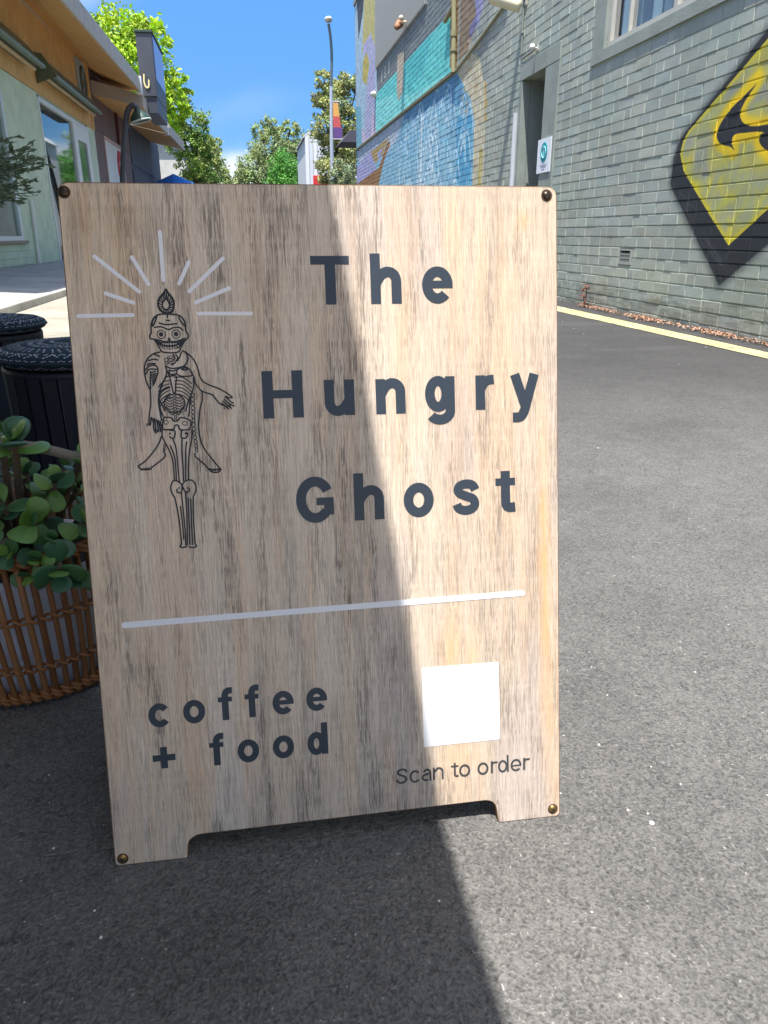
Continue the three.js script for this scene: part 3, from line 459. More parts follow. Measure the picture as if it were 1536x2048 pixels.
// painted faces of the near grey wall (z -11.3 .. -3.3, y 0 .. 4.1), 240 px a metre, and of the mural further on
const nearPaint = canvasTex(1920, 984, (g, W, H) => {
  const X = (z) => (z + 11.3) * 240, Y = (y) => (4.1 - y) * 240;
  g.fillStyle = '#a0a69c'; g.fillRect(0, 0, W, H);
  for (let i = 0; i < 420; i++) { g.fillStyle = pick(['rgba(148,140,134,0.10)', 'rgba(120,135,126,0.12)', 'rgba(126,140,136,0.12)', 'rgba(150,150,140,0.08)', 'rgba(112,120,114,0.10)']); const w = rr(40, 260), h = rr(20, 110); g.fillRect(rr(-60, W), rr(-40, H), w, h); }
  for (let i = 0; i < 2600; i++) { g.fillStyle = `rgba(${pick(['165,172,165', '105,112,106', '140,132,126'])},${rr(0.05, 0.2)})`; g.fillRect(rr(0, W), rr(0, H), rr(1, 14), rr(1, 4)); }
  for (let i = 0; i < 70; i++) { const x = rr(0, W), y = rr(0, H * 0.8), h = rr(40, 260), w = rr(2, 9); g.fillStyle = `rgba(${pick(['92,98,90', '176,180,170', '110,104,92'])},${rr(0.05, 0.16)})`; g.fillRect(x, y, w, h); g.fillRect(x + w * 0.3, y + h, w * 0.4, h * 0.4); }
  for (let i = 0; i < 900; i++) { const y = H - 1 - 60 * Math.pow(rnd(), 1.6); g.fillStyle = `rgba(70,70,58,${rr(0.05, 0.22)})`; g.fillRect(rr(-20, W), y, rr(6, 50), rr(2, 9)); }
  for (let i = 0; i < 160; i++) { g.fillStyle = `rgba(${pick(['205,210,202', '60,64,60', '190,186,176'])},${rr(0.25, 0.7)})`; g.fillRect(rr(0, W), rr(0, H), rr(1, 5), rr(1, 3)); }
  // dusty, greener foot of the wall
  for (let i = 0; i < 500; i++) { const y = H - 200 * Math.pow(rnd(), 2); g.fillStyle = `rgba(116,118,100,${rr(0.04, 0.14)})`; g.fillRect(rr(-40, W), y, rr(10, 90), rr(4, 20)); }
  const path = (p) => { g.beginPath(); p.forEach(([z, y], i) => i ? g.lineTo(X(z), Y(y)) : g.moveTo(X(z), Y(y))); g.closePath(); };
  const curve = (p) => { const c = new THREE.CatmullRomCurve3([...p, p[0]].map((q) => new THREE.Vector3(q[0], q[1], 0)), false, 'centripetal').getPoints(p.length * 6); path(c.map((v) => [v.x, v.y])); };
  const outer = [[-5.15, 1.96], [-5.55, 1.72], [-5.99, 1.47], [-6.09, 1.40], [-6.13, 1.28], [-6.14, 1.10], [-6.11, 1.06], [-5.69, 0.71], [-5.26, 0.35], [-4.78, 0.64], [-4.2, 1.05], [-4.12, 1.35], [-4.6, 1.72], [-5.0, 1.97]];
  const inner = [[-5.13, 1.91], [-5.54, 1.685], [-5.95, 1.48], [-6.03, 1.40], [-6.05, 1.31], [-5.97, 1.18], [-5.65, 0.94], [-5.22, 0.63], [-4.84, 0.86], [-4.38, 1.15], [-4.3, 1.32], [-4.7, 1.64], [-5.02, 1.90]];
  g.lineJoin = 'round';
  g.save(); g.shadowColor = 'rgba(30,32,36,0.8)'; g.shadowBlur = 5; path(outer); g.fillStyle = '#25282d'; g.fill(); g.filter = 'blur(7px)'; g.strokeStyle = 'rgba(40,42,44,0.5)'; g.lineWidth = 9; path(outer); g.stroke(); g.restore();
  for (let i = 0; i < 300; i++) { const k = Math.floor(rnd() * outer.length), a = outer[k], b = outer[(k + 1) % outer.length], t = rnd(); g.fillStyle = `rgba(36,38,42,${rr(0.15, 0.5)})`; g.fillRect(X(lerp(a[0], b[0], t)) + rr(-10, 10), Y(lerp(a[1], b[1], t)) + rr(-10, 10), rr(1, 3), rr(1, 3)); }
  for (let i = 0; i < 26; i++) { g.strokeStyle = `rgba(120,124,126,${rr(0.06, 0.28)})`; g.lineWidth = rr(0.8, 3); const t = rnd(), z = lerp(-6.08, -5.3, t), y = lerp(1.05, 0.42, t) + rr(0, 0.1); g.beginPath(); g.moveTo(X(z), Y(y)); g.lineTo(X(z + rr(0.1, 0.3)), Y(y - rr(0.06, 0.22))); g.stroke(); }
  g.save(); path(inner); g.clip();
  g.fillStyle = '#9b9d76'; g.fillRect(0, 0, W, H);
  g.filter = 'blur(3px)';
  for (let i = 0; i < 110; i++) { const z = rr(-6.05, -4.2), y = rr(0.6, 1.95); g.fillStyle = pick(['rgba(196,184,44,0.30)', 'rgba(176,170,70,0.28)', 'rgba(136,138,132,0.55)', 'rgba(140,140,138,0.6)', 'rgba(205,190,40,0.35)', 'rgba(160,160,90,0.4)']); g.fillRect(X(z), Y(y), rr(20, 58), rr(18, 24)); }
  g.strokeStyle = 'rgba(214,196,20,0.42)';
  for (let i = 0; i < 90; i++) { const z = rr(-5.95, -4.3), y = rr(0.7, 1.35); g.lineWidth = rr(2, 8); g.beginPath(); g.moveTo(X(z), Y(y)); g.lineTo(X(z + rr(-0.14, 0.14)), Y(y - rr(0.05, 0.26))); g.stroke(); }
  g.strokeStyle = 'rgba(214,192,20,0.75)'; g.lineWidth = 12; path(inner); g.stroke();
  g.filter = 'none';
  const hook = [[-5.18, 1.66], [-5.33, 1.59], [-5.47, 1.52], [-5.55, 1.45], [-5.57, 1.39], [-5.52, 1.33], [-5.37, 1.29], [-5.32, 1.265], [-5.37, 1.32], [-5.36, 1.36], [-5.2, 1.362], [-5.05, 1.35], [-4.97, 1.33], [-4.7, 1.26], [-4.5, 1.12], [-4.62, 1.3], [-4.8, 1.385], [-4.98, 1.385], [-5.18, 1.4], [-5.28, 1.44], [-5.32, 1.49], [-5.3, 1.55]];
  const hook2 = [[-4.9, 1.345], [-5.0, 1.342], [-5.055, 1.325], [-5.05, 1.29], [-5.0, 1.25], [-4.9, 1.2], [-4.74, 1.08], [-4.8, 1.22]];
  g.filter = 'blur(4px)'; g.strokeStyle = 'rgba(224,190,22,0.95)'; g.lineWidth = 26; curve(hook); g.stroke(); curve(hook2); g.stroke();
  g.beginPath(); g.moveTo(X(-5.5), Y(1.5)); g.lineTo(X(-5.14), Y(1.72)); g.stroke();
  g.filter = 'none'; g.fillStyle = '#23262c'; curve(hook); g.fill(); curve(hook2); g.fill();
  g.restore();
  g.strokeStyle = 'rgba(40,42,36,0.9)'; g.lineWidth = 5; g.beginPath(); [[-5.1, 1.97], [-5.55, 1.70], [-6.03, 1.44]].forEach(([z, y], i) => i ? g.lineTo(X(z), Y(y)) : g.moveTo(X(z), Y(y))); g.stroke();
  g.strokeStyle = 'rgba(150,158,152,0.8)'; g.lineWidth = 3; g.beginPath(); g.ellipse(X(-8.62), Y(0.9), 12, 9, 0.3, 0.4, 5.4); g.stroke();
});
const MZ0 = -25.4, MS = 144;
const farPaint = canvasTex(2030, 1024, (g, W, H) => {
  const X = (z) => (z - MZ0) * MS, Y = (y) => (7.1 - y) * MS;
  const P = (c, p) => { g.fillStyle = c; g.beginPath(); p.forEach(([z, y], i) => i ? g.lineTo(X(z), Y(y)) : g.moveTo(X(z), Y(y))); g.closePath(); g.fill(); };
  g.fillStyle = '#8d948d'; g.fillRect(0, 0, W, H);
  // far column by the corner: lilac, pale blue, ochre
  P('#9fb8c8', [[-25.4, 7.1], [-21.3, 7.1], [-21.3, 0], [-25.4, 0]]);
  P('#3c4450', [[-24.9, 7.1], [-23.2, 7.1], [-23.6, 6.5], [-24.6, 6.0]]);
  P('#b6ae72', [[-21.5, 7.1], [-23.2, 7.1], [-23.6, 6.3], [-23.9, 5.5], [-22.3, 5.65], [-21.6, 5.1]]);
  P('#a9a8c6', [[-23.7, 5.65], [-22.26, 5.65], [-21.6, 5.2], [-21.5, 3.3], [-23.6, 3.2], [-23.0, 4.6]]);
  P('#b8aa58', [[-23.75, 5.31], [-23.05, 5.38], [-22.54, 5.02], [-23.1, 4.57], [-23.93, 4.85]]);
  P('#6fa7b8', [[-25.4, 4.4], [-24.2, 4.2], [-23.9, 2.6], [-25.4, 2.2]]);
  P('#c0b4c8', [[-24.2, 3.7], [-22.5, 3.0], [-22.1, 3.9], [-21.5, 3.3], [-22.2, 2.9], [-23.8, 2.6]]);
  // dark grey band, cyan field, violet and brown patches beside the pipe
  P('#70787a', [[-21.3, 4.7], [-15.6, 4.7], [-13.7, 5.4], [-13.7, 4.05], [-21.3, 4.1]]);
  P('#62c2c0', [[-21.5, 4.12], [-13.8, 4.08], [-13.4, 3.6], [-13.4, 3.2], [-21.5, 3.2]]);
  P('#7fcfcc', [[-21.5, 3.95], [-18.6, 3.7], [-17.0, 3.4], [-14, 3.25], [-14, 3.17], [-21.5, 3.17]]);
  P('#4fb4b6', [[-17.4, 4.1], [-15.0, 4.1], [-15.8, 3.6], [-17.2, 3.5]]);
  P('#b9ab98', [[-18.45, 4.42], [-17.71, 4.32], [-17.75, 3.59], [-18.24, 3.48], [-18.51, 3.71]]);
  for (const z of [-20.6, -20.1, -19.6]) P('#a8aca6', [[z, 4.5], [z + 0.18, 4.5], [z + 0.12, 4.25], [z - 0.05, 4.25]]);
  P('#9c7d5a', [[-13.75, 5.2], [-13.2, 5.2], [-13.2, 3.2], [-13.7, 3.3]]);
  P('#85735f', [[-13.1, 4.6], [-12.0, 4.9], [-11.9, 4.0], [-12.6, 3.3], [-13.1, 3.3]]);
  P('#6f6d94', [[-12.5, 3.42], [-11.9, 3.66], [-11.66, 4.2], [-12.04, 4.5], [-12.1, 3.75], [-12.55, 3.6]]);
  P('#8a8ab0', [[-12.3, 3.9], [-11.7, 4.4], [-11.6, 4.0], [-12.1, 3.5]]);
  // the wave
  P('#84b0c6', [[-25, 3.14], [-13.2, 3.14], [-12.74, 2.88], [-12.3, 2.61], [-12.06, 2.29], [-12.04, 0], [-25, 0]]);
  P('#5a8cb0', [[-19, 3.12], [-13.2, 3.14], [-12.7, 2.84], [-12.36, 2.5], [-12.9, 2.6], [-14.2, 2.9], [-16, 2.9]]);
  P('#a6b3c2', [[-25, 3.12], [-17.6, 3.12], [-18.4, 2.75], [-20, 2.55], [-22, 2.6], [-25, 2.8]]);
  P('#559abf', [[-13.1, 2.5], [-12.2, 2.4], [-12.1, 0], [-13.0, 0]]);
  P('#9d9ec4', [[-25.4, 2.7], [-22.2, 2.9], [-21.3, 2.2], [-22.5, 1.6], [-25.4, 1.6]]);
  g.lineCap = 'round';
  for (let i = 0; i < 330; i++) { g.strokeStyle = pick(['rgba(190,218,230,0.6)', 'rgba(222,232,236,0.6)', 'rgba(70,120,165,0.35)', 'rgba(96,164,198,0.45)', 'rgba(120,190,205,0.4)']); g.lineWidth = rr(2, 9); const z = rr(-18.5, -12.4), y = rr(0.9, 2.9), r = rr(0.2, 0.7); g.beginPath(); g.moveTo(X(z), Y(y)); g.quadraticCurveTo(X(z + r * 0.5), Y(y + r), X(z + r * 0.9), Y(y - r * 0.2)); g.stroke(); }
  for (let i = 0; i < 16; i++) { g.strokeStyle = 'rgba(205,220,224,0.5)'; g.lineWidth = rr(3, 7); const z = -17.4 + i * 0.2; g.beginPath(); g.moveTo(X(z * 0.5 - 8.2), Y(1.2)); g.quadraticCurveTo(X(z), Y(1.6), X(z - 0.2), Y(2.1 + 0.3 * Math.sin(i))); g.stroke(); }
  for (let i = 0; i < 5; i++) { g.strokeStyle = 'rgba(186,212,224,0.5)'; g.lineWidth = 7; g.beginPath(); g.ellipse(X(-15.4 + i * 0.1), Y(1.4), 40 + i * 26, 90 + i * 20, 0, 3.3, 6.0); g.stroke(); }
  P('rgba(206,220,226,0.9)', [[-15.95, 1.2], [-15.85, 2.93], [-15.76, 2.93], [-15.72, 1.2]]);
  // a brown hull on the water
  P('#8f6a44', [[-25.4, 2.2], [-21, 2.35], [-19.62, 2.84], [-19.32, 2.75], [-20.24, 2.42], [-21.16, 1.9], [-25.4, 1.6]]);
  P('#a58f5c', [[-22.4, 2.85], [-19.6, 2.9], [-20.4, 2.6], [-21.6, 2.5]]);
  P('#9a9cc0', [[-21.3, 2.7], [-20.4, 2.8], [-20.9, 2.45]]);
  // cream border with ochre edges
  P('#bdb69e', [[-13.2, 3.14], [-12.55, 3.3], [-11.91, 3.1], [-11.72, 2.8], [-11.47, 2.7], [-11.42, 0], [-12.04, 0], [-12.06, 2.29], [-12.3, 2.61], [-12.74, 2.88]]);
  P('#b59a58', [[-11.62, 2.75], [-11.45, 2.72], [-11.42, 2.1], [-11.52, 2.1]]); P('#b3a768', [[-11.75, 1.9], [-11.6, 1.9], [-11.6, 0.6], [-11.75, 0.6]]);
  for (let i = 0; i < 120; i++) { g.fillStyle = pick(['rgba(160,130,100,0.5)', 'rgba(200,196,184,0.5)', 'rgba(180,160,110,0.5)']); g.fillRect(X(rr(-12.9, -12)), Y(rr(2.5, 3.5)), rr(3, 18), rr(3, 12)); }
  for (let i = 0; i < 2500; i++) { g.fillStyle = `rgba(${pick(['235,235,230', '60,70,76', '170,170,160'])},${rr(0.03, 0.12)})`; g.fillRect(rr(0, W), rr(0, H), rr(2, 26), rr(2, 9)); }
});
const plaster = tiled(grain, 6);
const wallMat = new THREE.MeshStandardMaterial({ map: nearPaint, vertexColors: true, roughness: 0.72, bumpMap: plaster, bumpScale: 0.0016 });
const muralMat = new THREE.MeshStandardMaterial({ map: farPaint, vertexColors: true, roughness: 0.75, bumpMap: plaster, bumpScale: 0.0016 });
nearPaint.repeat.set(1 / 8, 1 / 4.1); nearPaint.offset.set(11.3 / 8, 0);
farPaint.repeat.set(MS / 2030, MS / 1024); farPaint.offset.set(-MZ0 * MS / 2030, 1 - 7.1 * MS / 1024);
function faces(list, col) {                                         // quads with uv = (z, y) in metres and one vertex colour each
  const g = poly(list, list.map((q) => q.map((p) => [p[2], p[1]]))), n = g.attributes.position.count, c = new Float32Array(n * 3);
  for (let i = 0; i < n; i++) for (let k = 0; k < 3; k++) c[i * 3 + k] = col[k]; g.setAttribute('color', new THREE.BufferAttribute(c, 3)); return g;
}
function brickGeo(z0, z1, y0, y1) {
  const d = rr(-0.0022, 0.0026), t = () => rr(-0.0011, 0.0011), c = 0.0034, xb = WX + 0.0075, j = () => rr(-0.0016, 0.0016);
  const a = [[WX + d + t(), y0 + c + j(), z0 + c + j()], [WX + d + t(), y0 + c + j(), z1 - c + j()], [WX + d + t(), y1 - c + j(), z1 - c + j()], [WX + d + t(), y1 - c + j(), z0 + c + j()]];
  const b = [[xb, y0, z0], [xb, y0, z1], [xb, y1, z1], [xb, y1, z0]];
  const f = [a]; for (let i = 0; i < 4; i++) { const k = (i + 1) % 4; f.push([b[i], b[k], a[k], a[i]]); }
  const E1 = pick([0.92, 0.98, 1.02, 1.06, 1.1, 1.2]), k = rr(0.91, 1.08), w = rr(-0.035, 0.035), g = faces(f, [k + w, k + rr(-0.012, 0.02), k - w]), cc = g.attributes.color; for (let i = 6; i < cc.count; i++) { const e = E1; cc.setXYZ(i, cc.getX(i) * e, cc.getY(i) * e, cc.getZ(i) * e); } return g;
}
const building = thing('brick_building', 'long grey painted brick building with a mural and a yellow diamond on its lane side', 'building');
const doorO = [-9.95, -9.17, 0, 2.48], frameO = [-10.05, -8.76, 0, 2.66], winO = [-7.67, -5.25, 2.37, 3.75], sur = [-7.92, -5.0, 2.26, 3.95], vent = [-6.925, -6.675, 0.438, 0.586];
const holes = [frameO, sur, vent];
{
  const near = [], far = [], mural = [];
  const eye = [0, 0.7, 0];
  for (let r = 0; r < 77; r++) {
    const y0 = 0.05 + (r - 1) * CH + J / 2, y1 = y0 + CH - J;
    if (y1 > 7.0) break;
    let z = -25.2 + (r % 2) * BL * 0.5 + rr(0, 0.02);
    while (z < -3.1) {
      const len = rnd() < 0.16 ? BL * 0.5 : BL; let a = z + J / 2, b = z + len - J / 2; z += len;
      if (a > -11.3 && y0 > 4.05) continue;
      let cut = false;
      for (const h of holes) if (y1 > h[2] + 0.004 && y0 < h[3] - 0.004 && b > h[0] && a < h[1]) { if (a < h[0] && h[0] - a > 0.05) b = h[0] - 0.004; else if (b > h[1] && b - h[1] > 0.05) a = h[1] + 0.004; else cut = true; }
      if (cut || b - a < 0.03) continue;
      if (b < -11.3 && y0 > 4.62 && a > -21.3 && b < -15.4) continue;       // behind the cladding panel
      const g = brickGeo(a, b, y0, y1);
      if (b < -11.3) mural.push(g);
      else { const zc = (a + b) / 2, yc = (y0 + y1) / 2, px = WX, v = new THREE.Vector3(px, yc, zc).project(camera0()); const seen = Math.abs(v.x) < 1.03 && Math.abs(v.y) < 1.03; near.push([seen ? Math.hypot(zc - eye[2], yc - eye[1]) : 99, g]); }
    }
  }
  near.sort((p, q) => p[0] - q[0]);
  near.forEach(([d, g], i) => { if (i < 300) put('brick', g, wallMat, building); else far.push(g); });
  const rest = put('brickwork', mergeGeometries(far), wallMat, building); rest.userData.kind = 'stuff';
  const mu = put('mural_brickwork', mergeGeometries(mural), muralMat, building); mu.userData.kind = 'stuff'; mu.userData.label = 'bricks painted with a blue wave mural, cyan band and lilac shapes';
  // mortar bed behind the bricks, with the openings left free
  const xm = WX + 0.0062, q = (z0, z1, y0, y1) => [[xm, y0, z0], [xm, y0, z1], [xm, y1, z1], [xm, y1, z0]];
  const ys = [0, vent[2], vent[3], 2.26, 2.66, 3.95, 7.0], list = [];
  for (let i = 0; i < ys.length - 1; i++) {
    const y0 = ys[i], y1 = ys[i + 1], cuts = holes.filter((h) => h[2] < y1 - 1e-6 && h[3] > y0 + 1e-6).sort((p, s) => p[0] - s[0]); let z = -11.3;
    for (const h of cuts) { if (h[0] > z) list.push(q(z, h[0], y0, y1)); z = h[1]; } list.push(q(z, 9, y0, y1));
  }
  const mortar = put('mortar', faces(list, [1.0, 1.02, 0.99]), wallMat, building);
  put('mural_mortar', faces([q(-25.35, -11.3, 0, 7.0)], [0.94, 0.94, 0.94]), muralMat, building);
  const body = mat(134, 140, 132, { map: tiled(mottle, 0.4) });
  const shell = [bx(WX + 0.8, 0, 9, 9, 7.0, -25.4), bx(WX + 0.009, 0, -25.40, WX + 0.8, 7.0, -25.35), bx(WX + 0.009, 0, 9, WX + 0.8, 7.0, 9.1), bx(WX - 0.03, 7.0, -25.45, 9, 7.12, 9.1)];
  put('wall', shell.map((g) => noUV(g)), body, building);
  // rendered door surround and reveal
  const ren = mat(150, 158, 150, { map: tiled(mottle, 0.9), bumpMap: tiled(grain, 3), bumpScale: 0.002, roughness: 0.8 });
  put('door_surround', [rb(WX - 0.012, 0, frameO[0], WX + 0.1, 2.48, doorO[0], 0.006), rb(WX - 0.012, 0, doorO[1], WX + 0.1, 2.48, frameO[1], 0.006), rb(WX - 0.014, 2.481, frameO[0], WX + 0.1, 2.66, frameO[1], 0.006)].map((g) => noUV(g)), ren, building);
  put('door_reveal', [bx(WX + 0.1, 0, doorO[0] - 0.06, WX + 0.75, 2.5, doorO[0]), bx(WX + 0.1, 0, doorO[1], WX + 0.75, 2.5, doorO[1] + 0.06), bx(WX + 0.1, 2.48, doorO[0], WX + 0.75, 2.56, doorO[1])].map((g) => noUV(g)), ren, building);
  const door = put('door', rb(WX + 0.68, 0.0, doorO[0] + 0.004, WX + 0.73, 2.475, doorO[1] - 0.004, 0.006), mat(38, 43, 48, { roughness: 0.5 }), building);
  put('handle', rod([WX + 0.64, 0.95, -9.27], [WX + 0.64, 1.25, -9.27], 0.012), mat(150, 150, 150, { metalness: 0.9, roughness: 0.3 }), door);
  // window: rendered surround, sill, frame, mullions, panes, blind slats behind
  put('window_surround', [rb(WX - 0.010, sur[2], sur[0], WX + 0.12, sur[3], winO[0], 0.005), rb(WX - 0.010, sur[2], winO[1], WX + 0.12, sur[3], sur[1], 0.005), rb(WX - 0.012, winO[3], winO[0] + 0.001, WX + 0.12, sur[3], winO[1] - 0.001, 0.005)].map((g) => noUV(g)), ren, building);
  put('window_sill', noUV(prism([[WX - 0.015, 2.255, -7.93], [WX - 0.015, 2.255, -4.98], [WX - 0.013, 2.352, -4.98], [WX - 0.013, 2.352, -7.93]], [[WX + 0.14, 2.255, -7.93], [WX + 0.14, 2.255, -4.98], [WX + 0.14, 2.385, -4.98], [WX + 0.14, 2.385, -7.93]])), ren, building);
  const wf = mat(196, 194, 184, { roughness: 0.55, map: tiled(mottle, 2) }), win = put('window', [bx(WX + 0.03, 2.37, -7.665, WX + 0.11, 3.75, -7.625), bx(WX + 0.03, 2.372, -7.625, WX + 0.11, 2.41, -5.32), bx(WX + 0.03, 3.69, -7.60, WX + 0.11, 3.748, -5.32), bx(WX + 0.03, 2.37, -5.32, WX + 0.11, 3.75, -5.255), bx(WX + 0.035, 2.365, -7.285, WX + 0.105, 3.69, -7.262), bx(WX + 0.035, 2.365, -6.50, WX + 0.105, 3.69, -6.44)], wf, building);
  const pane = new THREE.MeshPhysicalMaterial({ color: 0xffffff, roughness: 0.04, transmission: 1, thickness: 0, ior: 1.14 });
  for (const [a, b] of [[-7.625, -7.285], [-7.262, -6.50], [-6.44, -5.32]]) put('pane', bx(WX + 0.068, 2.366, a, WX + 0.073, 3.689, b), pane, win);
  const bms = [mat(92, 118, 136, { roughness: 0.6 }), mat(128, 154, 168, { roughness: 0.6 }), mat(70, 92, 112, { roughness: 0.6 })];
  for (let i = 0; i < 24; i++) put('blind_slat', new THREE.BoxGeometry(0.008, 1.32, 0.075).rotateY(i % 2 ? 0.75 : -0.35).translate(WX + 0.115, 3.03, -7.57 + i * 0.094), bms[i % 3], win);
  put('room_wall', [bx(WX + 0.3, 2.2, -7.8, WX + 0.33, 3.9, -5.1)], mat(40, 44, 50), building);
  // vent brick
  const vt = put('vent', [bx(WX - 0.004, vent[2] + 0.004, vent[0] + 0.004, WX + 0.02, vent[2] + 0.026, vent[1] - 0.004), bx(WX - 0.004, vent[3] - 0.022, vent[0] + 0.004, WX + 0.02, vent[3] - 0.004, vent[1] - 0.004), bx(WX - 0.0035, vent[2] + 0.026, vent[0] + 0.004, WX + 0.02, vent[3] - 0.022, vent[0] + 0.028), bx(WX - 0.0035, vent[2] + 0.026, vent[1] - 0.028, WX + 0.02, vent[3] - 0.022, vent[1] - 0.004), ...[0, 1].map((i) => bx(WX - 0.002, vent[2] + 0.056 + i * 0.034, vent[0] + 0.028, WX + 0.02, vent[2] + 0.064 + i * 0.034, vent[1] - 0.028)), ...Array.from({ length: 6 }, (_, i) => bx(WX - 0.001, vent[2] + 0.026, vent[0] + 0.048 + i * 0.029, WX + 0.02, vent[3] - 0.04, vent[0] + 0.056 + i * 0.029))], mat(150, 152, 146), building);
  put('vent_back', bx(WX + 0.06, vent[2], vent[0], WX + 0.07, vent[3], vent[1]), mat(16, 16, 16), building);
  // grey ribbed cladding panel high on the mural wall
  const ribs = []; for (let i = 0; i < 57; i++) { const z = -21.25 + i * 0.1, yb = 4.66 + 0.0 * i; ribs.push(bx(WX - 0.045, yb, z, WX - 0.02, 6.98, z + 0.055)); }
  put('cladding_panel', [bx(WX - 0.02, 4.64, -21.3, WX + 0.006, 6.99, -15.5), ...ribs], mat(146, 146, 142, { roughness: 0.5, metalness: 0.2 }), building);
  put('ledge', [rb(WX - 0.035, 3.15, -25.35, WX + 0.005, 3.20, -13.25, 0.008)].map((g) => noUV(g)), mat(128, 118, 92, { map: tiled(mottle, 1.3) }), building);
  put('ledge', [rod([WX - 0.012, 3.17, -13.22], [WX - 0.012, 3.36, -11.68], 0.022), rod([WX - 0.012, 3.36, -11.68], [WX - 0.012, 3.50, -10.7], 0.022)], mat(140, 138, 116), building);
  put('downpipe', [tube([[WX - 0.045, 5.6, -13.36], [WX - 0.045, 4.2, -13.34], [WX - 0.045, 3.7, -13.3], [WX - 0.045, 3.15, -13.26]], 0.04, 24, 10), rod([WX - 0.045, 3.66, -13.3], [WX - 0.045, 3.74, -13.3], 0.055), rod([WX - 0.045, 4.1, -13.34], [WX - 0.045, 4.0, -13.9], 0.035), rod([WX - 0.045, 3.45, -13.28], [WX - 0.045, 3.5, -13.28], 0.055)], mat(150, 146, 110, { map: tiled(mottle, 2) }), building);
  put('downpipe', [rod([WX - 0.03, 0.02, -10.075], [WX - 0.03, 2.14, -10.075], 0.034, 0.034, 12), rod([WX - 0.03, 1.0, -10.075], [WX - 0.03, 1.06, -10.075], 0.042, 0.042, 12)], mat(196, 200, 206, { map: tiled(mottle, 2) }), building);
}
function camera0() { camera.aspect = 0.75; camera.updateProjectionMatrix(); camera.updateMatrixWorld(); return camera; }
// fittings on the wall
{
  const cream = mat(206, 198, 170, { roughness: 0.55 });
  const t = thing('flood_lamp', 'cream cylindrical wall lamp high above the dark doorway', 'wall lamp', [WX, 3.36, -10.08]);
  put('lamp_body', lathe([[0.0001, -0.20], [0.055, -0.2], [0.075, -0.16], [0.068, 0.15], [0.06, 0.19], [0.0001, 0.20]], 20).rotateX(Math.PI / 2).rotateX(0.3).rotateY(1.25).translate(-0.23, -0.03, -0.02), cream, t);
  put('bracket', [rod([0.0, 0.0, 0.06], [-0.1, 0.02, 0.03], 0.02), bx(-0.012, -0.08, 0.0, 0.0, 0.08, 0.12)], mat(170, 168, 156), t);
  const f = thing('flood_lamp', 'small rusty and white lamp on the dark band below the grey cladding', 'wall lamp', [WX, 4.72, -17.3]);
  put('lamp_body', lathe([[0.0001, -0.17], [0.07, -0.17], [0.085, -0.1], [0.06, 0.13], [0.0001, 0.15]], 16).rotateX(Math.PI / 2).rotateY(-0.4).rotateX(0.5).translate(-0.18, 0.0, -0.06), mat(150, 104, 76), f);
  put('bracket', [rod([0, 0.05, 0.05], [-0.14, 0.03, 0.02], 0.02), new THREE.SphereGeometry(0.05, 12, 8).translate(-0.15, 0.1, 0.06)], cream, f);
  const k = thing('security_sensor', 'small white sensor on a thin arm above the door surround', 'sensor', [WX, 2.74, -9.5]);
  put('sensor_head', new THREE.SphereGeometry(0.034, 14, 10).scale(1, 1.1, 1.2).translate(-0.07, 0.0, 0), mat(206, 206, 200), k); put('arm', [rod([0, -0.01, 0.0], [-0.06, 0, 0], 0.01), bx(-0.008, -0.03, -0.03, 0, 0.03, 0.03)], mat(190, 190, 184), k);
  const d = thing('junction_cap', 'small white cap on the mural wall at the edge of the cyan band', 'cap', [WX, 4.12, -21.5]);
  put('cap', new THREE.SphereGeometry(0.09, 14, 8).scale(1, 0.8, 1.4).translate(-0.05, 0, 0), mat(206, 202, 188), d); put('base_plate', bx(-0.012, -0.08, -0.12, 0, 0.08, 0.12), mat(180, 176, 164), d);
  const c = thing('conduit', 'thin grey conduit running from the lamp to the sensor', 'conduit', [WX, 0, 0]);
  put('pipe', [tube([[-0.014, 4.2, -10.05], [-0.014, 3.3, -10.05], [-0.014, 2.78, -10.04]], 0.012, 12), rod([-0.014, 2.72, -10.03], [-0.014, 2.735, -9.53], 0.011)], mat(120, 128, 122), c); put('clip', [bx(-0.03, 3.0, -10.075, 0, 3.02, -10.025)], mat(140, 144, 140), c);
  // notice beside the door
  const n = thing('door_notice', 'white notice with a teal round emblem beside the dark doorway', 'notice', [WX - 0.015, 1.38, -9.17]);
  put('plate', bx(-0.008, 0, -0.055, 0, 0.36, 0.36), mat(226, 230, 236, { roughness: 0.4 }), n);
  put('emblem', [new THREE.CylinderGeometry(0.105, 0.105, 0.003, 28).rotateZ(Math.PI / 2).translate(-0.0096, 0.215, 0.155)], mat(28, 150, 160), n);
  put('emblem_ring', [new THREE.TorusGeometry(0.06, 0.006, 6, 20).rotateY(Math.PI / 2).translate(-0.011, 0.215, 0.155), bx(-0.0125, 0.16, 0.145, -0.0111, 0.27, 0.165)], mat(150, 214, 220), n);
  put('lettering', [[0.075, 0.05, 0.27], [0.055, 0.08, 0.24], [0.03, 0.11, 0.2]].map(([y, a, b]) => bx(-0.0092, y, a, -0.0081, y + 0.009, b)), mat(130, 134, 160), n);
}
